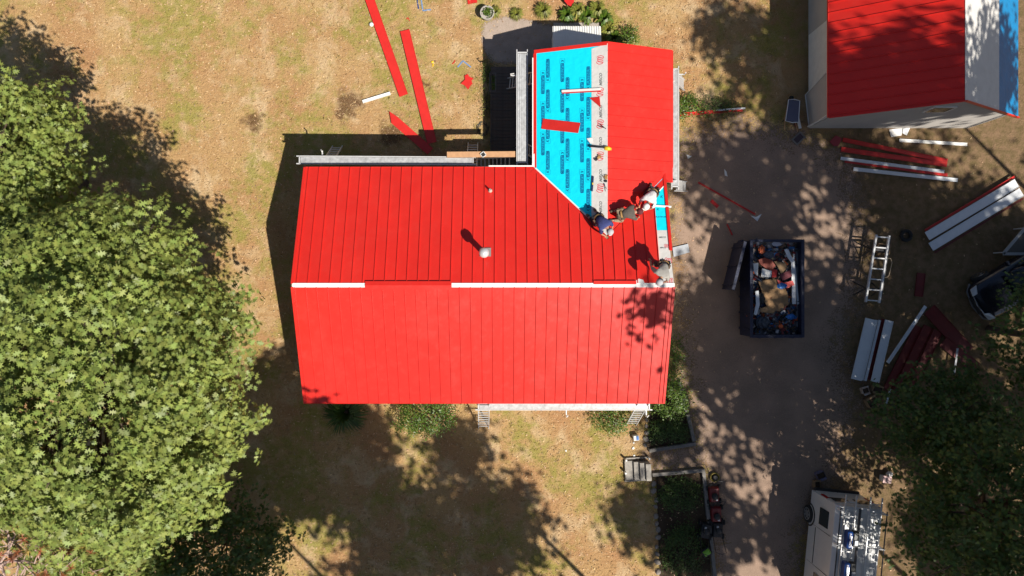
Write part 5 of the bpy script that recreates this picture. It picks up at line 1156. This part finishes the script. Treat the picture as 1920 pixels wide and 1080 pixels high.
for yy, s in ((-.005, -1), (vw + .005, 1)):
    fr = MB().prism([(.45, yy + s * .005, 1.30), (1.15, yy + s * .005, 1.30), (1.15, yy - s * .055, 1.95), (.45, yy - s * .055, 1.95)], (0, s * .02, 0)).build('side_window', GLASS, van)
    MB().prism([(3.2, yy + s * .0, 1.25), (4.25, yy, 1.25), (4.05, yy - s * .06, 2.0), (3.2, yy - s * .06, 2.0)], (0, s * .02, 0)).build('door_window', GLASS, van)
    for x_ in (1.35, 2.95): MB().beam((x_, yy + s * .004, .55), (x_, yy - s * .05, 2.2), .012, .02).build('door_seam', BLACK, van)
    MB().tube([(1.4, yy + s * .01, 1.05), (2.9, yy + s * .01, 1.05)], .014, 6).build('slide_rail', BLACK, van)
    wheel(van, (1.05, (.02 if s < 0 else vw - .02), .37), .37, .26, (0, 1, 0), mat('steel_rim', (.4, .4, .4), .4, .6)); wheel(van, (4.6, (.02 if s < 0 else vw - .02), .37), .37, .26, (0, 1, 0), mat('steel_rim', (.4, .4, .4)))
    MB().tube([(1.05 + .46 * math.cos(a), yy + s * .01, .42 + .46 * math.sin(a)) for a in [i * math.pi / 10 for i in range(11)]], .035, 6).build('wheel_arch', BLACK, van)
    MB().box((-.02, (.12 if s < 0 else vw - .12), 1.35), (.05, .14, .55)).build('tail_light', mat('tail_red', (.35, .01, .01), .25), van, bevel=.015)
    vbox('mirror', (4.15, yy + s * .20, 1.45), (.14, .24, .34), BLACK, bevel=.04)
for s in (-1, 1): 
    rd = vbox('rear_door', (-.012, vw / 2 + s * .48, 1.35), (.03, .92, 1.75), VANW, bevel=.01); MB().box((-.03, vw / 2 + s * .48, 1.75), (.02, .66, .55)).build('rear_window', GLASS, rd)
vbox('rear_bumper', (-.06, vw / 2, .48), (.14, 1.9, .18), BLACK, bevel=.03)
MB().prism([(4.25, .14, 2.24), (4.86, .12, 1.44), (4.86, vw - .12, 1.44), (4.25, vw - .14, 2.24)], (.03, 0, .02)).build('windscreen', GLASS, van)
for k in range(5): vbox('roof_rib', (2.0, .42 + k * .30, vh + .035), (3.4, .05, .02), VANW)
rk = thing('roof_rack', 'black and silver roof rack on top of the white van', 'roof rack', (rl.x, rl.y, 0), -math.pi / 2 - VA)
for k, x_ in enumerate((.12, 1.5, 2.9)):
    MB().tube([(x_, .05, vh + .28), (x_, vw - .05, vh + .28)], .025, 8).build('cross_bar', ALU, rk)
    for yy in (.12, vw - .12): MB().beam((x_, yy, vh - .06), (x_, yy, vh + .27), .05, .05).build('bracket', mat('white_bracket', (.8, .8, .8), .5), rk)
for yy in (.10, vw - .10): MB().tube([(.0, yy, vh + .28), (3.2, yy, vh + .28)], .025, 8).build('side_bar', mat('dark_rack', (.05, .05, .055), .4), rk)
MB().tube([(-.02, vw * .42, vh + .30), (3.0, vw * .42, vh + .30)], .05, 8).build('conduit_tube', mat('dark_rack', (.05, .05, .055)), rk)
vm = Matrix.Translation((rl.x, rl.y, 0)) @ Matrix.Rotation(-math.pi / 2 - VA, 4, 'Z')
def VP(x_, y_, z_): return vm @ Vector((x_, y_, z_))
sidev = vm.to_3x3() @ Vector((0, 1, 0))
ladder('aluminium ladder on the left of the van roof rack', VP(-.55, .42, vh + .36), VP(3.6, .42, vh + .36), .42, sidev, step=.28)
ladder('aluminium ladder on the right of the van roof rack', VP(-.55, 1.42, vh + .36), VP(3.6, 1.42, vh + .36), .46, sidev, step=.28)
def case(label, x_, y_):
    q = VP(x_, y_, vh + .40); t = thing('machine_case', label, 'machine', q, -math.pi / 2 - VA)
    MB().box((0, -.12, .17), (.72, .26, .34)).build('housing', BLUE, t, bevel=.09); MB().box((-.03, .15, .13), (.62, .24, .24)).build('motor', BLACK, t, bevel=.05)
    MB().tube([(-.22, -.12, .35), (-.2, -.12, .42), (.2, -.12, .42), (.22, -.12, .35)], .015, 6).build('handle', CHROME, t); MB().box((.1, .16, .26), (.2, .14, .05)).build('switch_plate', mat('grey_plate', (.3, .32, .36), .4), t, bevel=.01)
case('rear blue machine strapped on the van roof rack', 1.12, .46); case('front blue machine on the van roof rack at the picture edge', 2.35, .46)

# ------------------------------------------------------------------ beds, steps, machines along the drive
def timber(label, x1, y1, x2, y2, wd=.15, h=.16):
    a, b2 = P(x1, y1), P(x2, y2); t = MB().beam(a - a + Vector((0, 0, h / 2)), b2 - a + Vector((0, 0, h / 2)), wd, h).build('edging_timber', TIMBER, bevel=.012); t.location = a; return tag(t, label, 'timber')
timber('grey timber along the lower side of the upper planting bed', 1216, 844, 1303, 831); timber('grey timber on the drive side of the upper planting bed', 1288, 776, 1300, 826)
timber('grey timber at the far end of the upper planting bed', 1272, 715, 1286, 772, .13, .12)
timber('grey timber across the top of the lower planting bed', 1222, 889, 1314, 881); timber('upper grey timber on the drive side of the lower bed', 1317, 878, 1327, 972); timber('lower grey timber on the drive side of the lower bed', 1328, 976, 1341, 1095)
st = thing('garden_steps', 'low pale wooden steps between the lawn and the path', 'steps', P(1194, 880))
for k, (xa, xb) in enumerate(((1171, 1186.5), (1187, 1197), (1197.5, 1207), (1207.5, 1217))):
    hh = .14 + .11 * k; a, b2 = P(xa, 881), P(xb, 880); MB().box((a + b2) / 2 - P(1194, 880) + Vector((0, 0, hh / 2)), (b2.x - a.x, .82 - .03 * k, hh), .05).build('step', STEPW, st, bevel=.01)
for k, yy in enumerate((858, 900)): q = P(1194, yy) - P(1194, 880); MB().box(q + Vector((0, 0, .05)), (1.08, .06, .10), .05).build('stringer', STEPW, st)
for x_, y_, k in ((1172, 860, 0), (1215, 857, 1), (1171, 884, 2)): MB().box(P(x_, y_) - P(1194, 880) + Vector((0, 0, .16)), (.07, .07, .34)).build('post', WHITE, st)
# stones along the lawn edge of the lower bed
STONE = mat('field_stone', (.30, .26, .23), .9, 0, .35, 6, .5, 12)
def stone(label, x, y, r_, seed, z=0, m=None, name='stone', cat='stone', grp=None):
    bm = bmesh.new(); bmesh.ops.create_icosphere(bm, subdivisions=2, radius=1); g = random.Random(seed)
    ph = [g.uniform(0, 6) for _ in range(3)]
    for v_ in bm.verts: v_.co = Vector((v_.co.x * r_ * g.uniform(.85, 1.15), v_.co.y * r_ * .8 * g.uniform(.85, 1.15), v_.co.z * r_ * .5 * g.uniform(.85, 1.1)))
    me = bpy.data.meshes.new(name); bm.to_mesh(me); bm.free(); o = link(name, me, m or STONE); o.location = P(x, y) + Vector((0, 0, r_ * .25 + z)); o.rotation_euler = (0, 0, g.uniform(0, 6)); return tag(o, label, cat, grp)
for i in range(12): stone('rough field stone edging the lawn beside the lower planting bed', 1226 + i * .9 + rnd.uniform(-3, 3), 905 + i * 15 + rnd.uniform(-3, 3), rnd.uniform(.10, .2), i, grp='stones along the lower bed')
for i in range(6): stone('rough field stone edging the upper planting bed by the house corner', 1211 + rnd.uniform(-2, 2), 775 + i * 12, rnd.uniform(.09, .16), 40 + i, grp='stones along the upper bed')
q = P(1191, 819); t = thing('paint_tub', 'white and blue tub on the lawn above the steps', 'tub', q, .1); MB().box((0, 0, .14), (.24, .22, .28)).build('tub', WHITE, t, bevel=.02); MB().box((.05, 0, .29), (.10, .16, .02)).build('label_patch', BBLUE, t)
for i, (x, y, r_) in enumerate(((1188, 830, .05), (1187, 840, .07), (1189, 854, .05))): stone(('smallest white scrap just below the white tub', 'white crumpled scrap between the tub and the steps', 'small white scrap right above the steps')[i], x, y, r_, 60 + i, 0, WHITE, 'paper_scrap', 'scrap')
stone('tiny white scrap alone on the dry grass below the house', 1061, 845, .05, 70, 0, WHITE, 'paper_scrap', 'scrap')
# hose ring, tillers, mower
q = P(1339, 894); t = thing('hose_reel', 'yellow hose coil with a dark middle by the bed timber', 'hose', q)
for k in range(4): MB().tube([((.17 + .02 * (k % 2)) * math.cos(i * .3142), (.17 + .02 * (k % 2)) * math.sin(i * .3142), .025 + .03 * k) for i in range(21)], .022, 6).build('hose_turn', mat('dull_yellow', (.35, .26, .04), .5), t, smooth=True)
MB().lathe((0, 0, 0), [(.12, 0), (.13, .16), (.10, .2), (.02, .2)], 14).build('core', BLACK, t)
def machine(label, name, x, y, ang, deckm, cat):
    q = P(x, y); t = thing(name, label, cat, q, ang)
    MB().hexa([(-.35, -.24, .12), (.35, -.22, .12), (.35, .22, .12), (-.35, .24, .12)], [(-.30, -.2, .30), (.28, -.18, .30), (.28, .18, .30), (-.30, .2, .30)]).build('deck', deckm, t, bevel=.03)
    MB().lathe((0.03, 0, .30), [(.14, 0), (.15, .06), (.13, .14), (.07, .17), (.01, .17)], 14).build('engine', BLACK, t, smooth=True); MB().box((.16, .06, .36), (.12, .10, .10)).build('tank', mat('silver_tank', (.5, .5, .52), .35, .5), t, bevel=.02)
    for sx_ in (-.30, .30):
        for sy_ in (-.27, .27): MB().tube([(sx_, sy_ - .035, .11), (sx_, sy_ + .035, .11)], .11, 14).build('wheel', RUBBER, t)
    MB().tube([(-.30, -.2, .28), (-.75, -.22, .85), (-.80, 0, .90), (-.75, .22, .85), (-.30, .2, .28)], .014, 6).build('handlebar', BLACK, t)
DMAR = mat('maroon_deck', (.20, .02, .02), .4)
machine('maroon mower nearest the hose coil by the bed timber', 'lawn_mower', 1336, 925, -1.5, DMAR, 'mower'); machine('second maroon machine in the row by the bed timber', 'garden_tiller', 1340, 962, -1.55, DMAR, 'machine'); machine('black machine at the end of the row by the bed timber', 'garden_tiller', 1343, 990, 1.5, BLACK, 'machine'); machine('small black machine on the bed side of the timber', 'garden_blower', 1320, 992, 1.4, BLACK, 'machine')
q = P(1321, 1030); t = thing('string_trimmer', 'machine with a lime green cover in the lower bed', 'machine', q, .6)
MB().box((0, 0, .2), (.42, .34, .30)).build('housing', BLACK, t, bevel=.05); MB().hexa([(-.16, -.13, .35), (.16, -.13, .35), (.16, .13, .35), (-.16, .13, .35)], [(-.10, -.08, .44), (.10, -.08, .44), (.10, .08, .44), (-.10, .08, .44)]).build('cover', mat('lime', (.22, .50, .04), .4), t, bevel=.02)
MB().tube([(-.2, 0, .2), (-.45, -.1, .12), (-.6, -.1, .06)], .03, 6).build('nozzle', DMAR, t)

# ------------------------------------------------------------------ shrubs and beds
def px_bush(label, x, y, h, rpx, hh, ncl, per, leaf, tmpl, m, seed, name='shrub', cat='shrub', rc=.16):
    b = P(x, y, h); make_bush(name, label, (b.x, b.y), (rpx[0] / 44, rpx[1] / 44), hh, ncl, per, leaf, tmpl, m, seed, cat, None, rc)
make_blades('ornamental_grass', 'loose grassy shrub under the left part of the south eave', P(650, 772)[:2], .95, .6, 260, LEAFD, 31, 'shrub', None, .9)
px_bush('bright green leafy bush under the middle of the south eave', 795, 778, .5, (58, 40), 1.2, 90, 26, .10, OVAL, BUSHM, 32)
px_bush('green bush under the south stage near its right ladder', 1147, 784, .3, (40, 28), .8, 60, 26, .08, OVAL, BUSHM, 33)
px_bush('green bush at the right corner of the house beside the bed', 1256, 748, .6, (36, 32), 1.3, 80, 26, .10, OVAL, BUSHM, 34)
px_bush('low leafy plants filling the upper planting bed', 1252, 808, .2, (38, 24), .5, 70, 26, .09, OVAL, LEAFD, 35, 'bedding_plant', 'plant')
px_bush('low dark plants at the near end of the lower bed', 1276, 930, .2, (38, 32), .5, 70, 26, .09, OVAL, LEAFD, 36, 'bedding_plant', 'plant')
px_bush('low dark plants at the far end of the lower bed', 1282, 1035, .2, (38, 48), .5, 90, 26, .09, OVAL, LEAFD, 37, 'bedding_plant', 'plant')
px_bush('narrow weedy shrub along the drive side of the house', 1266, 672, .3, (12, 45), .6, 40, 22, .08, OVAL, BUSHM, 38)
px_bush('leafy weeds in the bed right of the wing', 1290, 200, .3, (26, 18), .6, 40, 22, .09, OVAL, BUSHM, 39, 'weed_clump', 'plant')
px_bush('dull weeds along the red edging right of the wing', 1345, 200, .2, (45, 18), .4, 50, 22, .07, OVAL, LEAFD, 40, 'weed_clump', 'plant')
px_bush('green shrub at the top right corner of the wing', 1178, 68, .3, (14, 18), .6, 26, 22, .09, OVAL, BUSHM, 41)
make_blades('grass_clump', 'round light green grass clump on the gravel by the pot', P(968, 28)[:2], .32, .22, 170, LILY, 42, 'plant', None, .6)
make_blades('grass_clump', 'spiky yellow green grass clump above the bulkhead', P(1018, 22)[:2], .42, .3, 200, LILY, 43, 'plant', None, .6)
make_blades('grass_clump', 'small grass clump right beside the flower pot', P(928, 24)[:2], .3, .2, 120, LILY, 44, 'plant', None, .6)
LP = [(1062, 30, 'left end of the row of lilies'), (1082, 22, 'second clump in the row of lilies'), (1100, 32, 'middle of the row of lilies'), (1118, 20, 'tall clump in the row of lilies'), (1132, 36, 'right end of the row of lilies'), (1138, 58, 'lily clump beside the bulkhead corner'), (1150, 74, 'lowest lily clump near the wing ridge')]
for i, (x, y, lb) in enumerate(LP): make_blades('lily_clump', lb + ' behind the house', P(x, y)[:2], .42, .32, 75, LILY if i % 2 else BUSHM, 50 + i, 'plant', 'lilies behind the house', 1.6)
px_bush('green weeds along the lawn edge of the deck', 915, 135, .1, (14, 24), .25, 30, 20, .06, OVAL, BUSHM, 58, 'weed_clump', 'plant')
px_bush('thin green weeds at the deck edge below the planter', 912, 195, .1, (12, 30), .2, 24, 18, .06, OVAL, LILY, 59, 'weed_clump', 'plant')

# ------------------------------------------------------------------ trees
make_tree('oak_tree', 'large sunlit oak filling the lower left of the picture', (-13.8, -3.6), (-13.5, -3.2, 8.0), (4.9, 5.5, 3.9), 680, 12, .25, OAK, LEAF, 101, rc=.42, trunk_r=.34, limbs=36, shell=.62, lump=.10, ros=7)
make_tree('oak_tree', 'smaller sunlit oak at the upper left edge of the lawn', (-18.4, 4.4), (-18.2, 4.2, 6.6), (3.2, 3.1, 3.0), 250, 12, .24, OAK, LEAF, 102, rc=.42, trunk_r=.24, limbs=22, lump=.14, ros=7)
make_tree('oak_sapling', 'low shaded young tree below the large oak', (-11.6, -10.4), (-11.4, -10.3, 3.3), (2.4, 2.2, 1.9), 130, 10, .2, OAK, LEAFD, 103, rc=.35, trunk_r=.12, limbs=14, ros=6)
make_tree('oak_sapling', 'young tree at the bottom edge between the dying pine and the shaded one', (-15.2, -11.2), (-15.1, -11.1, 4.6), (2.6, 2.2, 2.0), 150, 11, .22, OAK, LEAF, 108, rc=.4, trunk_r=.12, limbs=14, ros=6)
g = np.random.default_rng(104)
t = thing('dead_pine', 'dying pine with bare branches and brown needles at the lower left', 'tree', (-14.9, -8.5, 0)); org = Vector((-14.9, -8.5, 0)); mb = MB(); tips = []
mb.tube([(0, 0, 0), (.1, .1, 4), (.2, .3, 9.2), (.25, .4, 10.9)], [.22, .17, .09, .02], 8)
for i in range(30):
    z = 7.4 + 3.2 * (i / 30); a = i * 2.4; L = 2.3 - .42 * (z - 7.4); d = Vector((math.cos(a), math.sin(a), 0)); s = Vector((.2, .3, z)); e = s + d * L + Vector((0, 0, .35 + .3 * math.sin(i))); m_ = s.lerp(e, .5) + Vector((0, 0, -.12))
    mb.tube([s, m_, e], [.045, .028, .008], 5); tips.append(e)
    for j in range(4):
        f_ = .35 + .18 * j; q = s.lerp(e, f_); d2 = Vector((math.cos(a + (1 if j % 2 else -1) * .9), math.sin(a + (1 if j % 2 else -1) * .9), .2)); e2 = q + d2 * L * .33; mb.tube([q, q.lerp(e2, .6) + Vector((0, 0, .05)), e2], [.02, .013, .004], 4); tips.append(e2)
mb.build('trunk', DEADW, t)
tp = np.array([tuple(x) for x in tips]); sel = g.random(len(tp)) < .5
for nm, mm, ss in (('needles', NEEDLE, sel), ('needles', YNEEDLE, ~sel & (g.random(len(tp)) < .5))):
    cc = np.repeat(tp[ss], 46, 0); dv = g.normal(size=cc.shape); dv /= np.linalg.norm(dv, axis=1)[:, None]
    o = link(nm, leaf_mesh(nm, cc, np.cross(dv, g.normal(size=dv.shape)), g.uniform(.12, .26, len(cc)), BLADE * np.array((.5, 1, .3)), g, axis=dv), mm, t); o['kind'] = 'stuff'
# trees on the right: low dark ones in view, tall ones beyond the frame whose shade lies over the drive
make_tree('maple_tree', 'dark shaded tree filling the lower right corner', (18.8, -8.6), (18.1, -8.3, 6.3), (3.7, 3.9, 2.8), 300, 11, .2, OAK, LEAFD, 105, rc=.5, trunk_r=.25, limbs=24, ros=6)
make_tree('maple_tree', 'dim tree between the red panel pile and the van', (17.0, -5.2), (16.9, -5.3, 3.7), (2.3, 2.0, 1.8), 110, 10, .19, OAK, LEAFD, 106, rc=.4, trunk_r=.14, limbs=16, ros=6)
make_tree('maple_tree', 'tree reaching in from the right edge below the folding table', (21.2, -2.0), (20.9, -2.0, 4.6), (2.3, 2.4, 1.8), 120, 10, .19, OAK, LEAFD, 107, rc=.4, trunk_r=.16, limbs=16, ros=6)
GS = 'tall trees beyond the frame whose shade falls into the picture'
HS = 20.0
SH = [  # where the shade falls (photo pixel, height of the surface), radius, clumps, what it shades
    (1400, 330, 0, 3.3, 105, 'upper drive above the dumpster'), (1365, 610, 0, 3.4, 135, 'drive between house and dumpster'), (1560, 570, 0, 3.3, 72, 'bending brake and pale trim sheets'),
    (1780, 460, 0, 4.0, 190, 'folding table and dark car'), (1790, 740, 0, 3.8, 135, 'red panel pile'), (1790, 990, 0, 2.5, 110, 'dark tree in the lower right corner'),
    (1420, 800, 0, 2.3, 40, 'drive right of the planting beds'), (1470, 985, 0, 1.5, 34, 'left side of the white van'), (1290, 985, 0, 2.2, 90, 'lower planting bed'), (1255, 812, 0, 1.1, 22, 'upper planting bed'),
    (1690, 190, 3.6, 2.9, 150, 'red slope of the outbuilding'), (1860, 130, 3.6, 2.2, 70, 'pale slope of the outbuilding'), (1370, 60, 0, 1.7, 30, 'grass between wing and outbuilding'), (1630, 300, 0, 2.6, 60, 'trim strips below the outbuilding'),
    (585, 830, 0, 3.3, 230, 'lawn beside the large oak'), (740, 985, 0, 2.8, 150, 'bottom edge of the lawn'), (915, 985, 0, 2.2, 95, 'lawn left of the garden steps'), (845, 830, 0, 1.4, 24, 'lawn below the green bush'),
    (1185, 960, 0, 1.3, 22, 'lawn beside the lower bed stones'), (510, 720, 0, 1.4, 45, 'ground at the left end of the house'), (425, 1000, 3, 2.9, 190, 'low young tree'), (1235, 580, 4.3, .95, 8, 'right end of the south roof slope')]
SHN = []
for i, (px_, py_, hz_, r_, nc, lb) in enumerate(SH):
    q = P(px_, py_, hz_); k = (HS - hz_) / math.tan(SUN_EL); cx_, cy_ = q.x + k * SX, q.y + k * SY
    bx_ = cx_ if (cx_ > 23.5 or cy_ < -13.6) else 24.0
    make_tree('shade_tree', 'tall tree beyond the frame shading the ' + lb, (bx_, cy_), (cx_, cy_, HS), (r_, r_, r_ * .62), nc, 26, .42, DIA, LEAFD, 300 + i, GS, rc=.52, trunk_r=.14, limbs=12, shell=.15, lump=.2, zmin=-.95)

# ------------------------------------------------------------------ loose straw tufts and fallen leaves
g = np.random.default_rng(77); n = 70000
X = np.stack([g.uniform(-21, 12, n), g.uniform(-13.5, 13.5, n)], 1)
def keep(Q):
    k = np.ones(len(Q), bool)
    for xa, xb, ya, yb in ((X0 + .3, X1 - .3, YB + .3, YE - .3), (WX0 + .3, WX1 - .3, 4, WY1 - .1), (-.6, 1.5, 4.7, 9.3), (2.0, 4.1, 9, 11.3)): k &= ~((Q[:, 0] > xa) & (Q[:, 0] < xb) & (Q[:, 1] > ya) & (Q[:, 1] < yb))
    for poly in (drive, gravel, bed1, bed2):
        ins = np.zeros(len(Q), bool); j = len(poly) - 1
        for i in range(len(poly)):
            xi, yi, xj, yj = poly[i][0], poly[i][1], poly[j][0], poly[j][1]
            ins ^= ((yi > Q[:, 1]) != (yj > Q[:, 1])) & (Q[:, 0] < (xj - xi) * (Q[:, 1] - yi) / (yj - yi + 1e-12) + xi); j = i
        k &= ~ins
    return k
Q = X[keep(X)]; n = len(Q)
C = np.concatenate([Q, np.full((n, 1), .0)], 1); ax = g.normal(size=(n, 3)) * (1, 1, .1) + (0, 0, .22); up = g.normal(size=(n, 3)) * .4 + (0, 0, 1)
STRAW = bpy.data.materials.new('straw'); STRAW.use_nodes = True; nn_ = STRAW.node_tree.nodes; ll = STRAW.node_tree.links
ge = nn_.new('ShaderNodeNewGeometry'); cr = nn_.new('ShaderNodeValToRGB'); cr.color_ramp.elements[0].color = (.22, .12, .05, 1); cr.color_ramp.elements[1].color = (.70, .52, .31, 1); e_ = cr.color_ramp.elements.new(.5); e_.color = (.45, .28, .13, 1)
ll.new(ge.outputs['Random Per Island'], cr.inputs[0])
no = nn_.new('ShaderNodeTexNoise'); no.inputs['Scale'].default_value = .30; no.inputs['Detail'].default_value = 6; no.inputs['Roughness'].default_value = .7; ll.new(ge.outputs['Position'], no.inputs['Vector'])
mr = nn_.new('ShaderNodeMapRange'); mr.inputs[1].default_value = .47; mr.inputs[2].default_value = .60; mr.inputs[4].default_value = .8; ll.new(no.outputs[0], mr.inputs[0])
mx = nn_.new('ShaderNodeMix'); mx.data_type = 'RGBA'; ll.new(mr.outputs[0], mx.inputs[0]); ll.new(cr.outputs[0], mx.inputs[6]); mx.inputs[7].default_value = (.26, .24, .05, 1)
ll.new(mx.outputs[2], nn_['Principled BSDF'].inputs['Base Color']); nn_['Principled BSDF'].inputs['Roughness'].default_value = .9; nn_['Principled BSDF'].inputs['Specular IOR Level'].default_value = .15
o = link('dry_grass', leaf_mesh('dry_grass', C, up, g.uniform(.06, .15, n), BLADE * np.array((1.6, 1, 1)), g, axis=ax), STRAW); o['kind'] = 'stuff'; tag(o, 'short dry grass all over the lawn', 'grass')
n = 11000; Q = np.stack([np.where(g.random(n) < .75, g.uniform(-21, 9, n), g.uniform(-21, 21, n)), g.uniform(-13.5, 13.5, n)], 1)
k = np.ones(n, bool)
for xa, xb, ya, yb in ((X0, X1, YB, YE), (WX0, WX1, 4, WY1), (-.6, 1.5, 4.7, 9.3), (2.0, 4.1, 9, 11.3), (DX0 - .8, DX1, DY0, DY1), (13, 21, 6.6, 14)): k &= ~((Q[:, 0] > xa) & (Q[:, 0] < xb) & (Q[:, 1] > ya) & (Q[:, 1] < yb))
Q = Q[k]; n = len(Q); C = np.concatenate([Q, g.uniform(.02, .035, (n, 1))], 1)
o = link('fallen_leaves', leaf_mesh('fallen_leaves', C, g.normal(size=(n, 3)) * .25 + (0, 0, 1), g.uniform(.03, .11, n), OVAL, g), mat('dead_leaf', (.48, .33, .19), .8, island=.5)); o['kind'] = 'stuff'; tag(o, 'scattered dead leaves on lawn and drive', 'leaves')
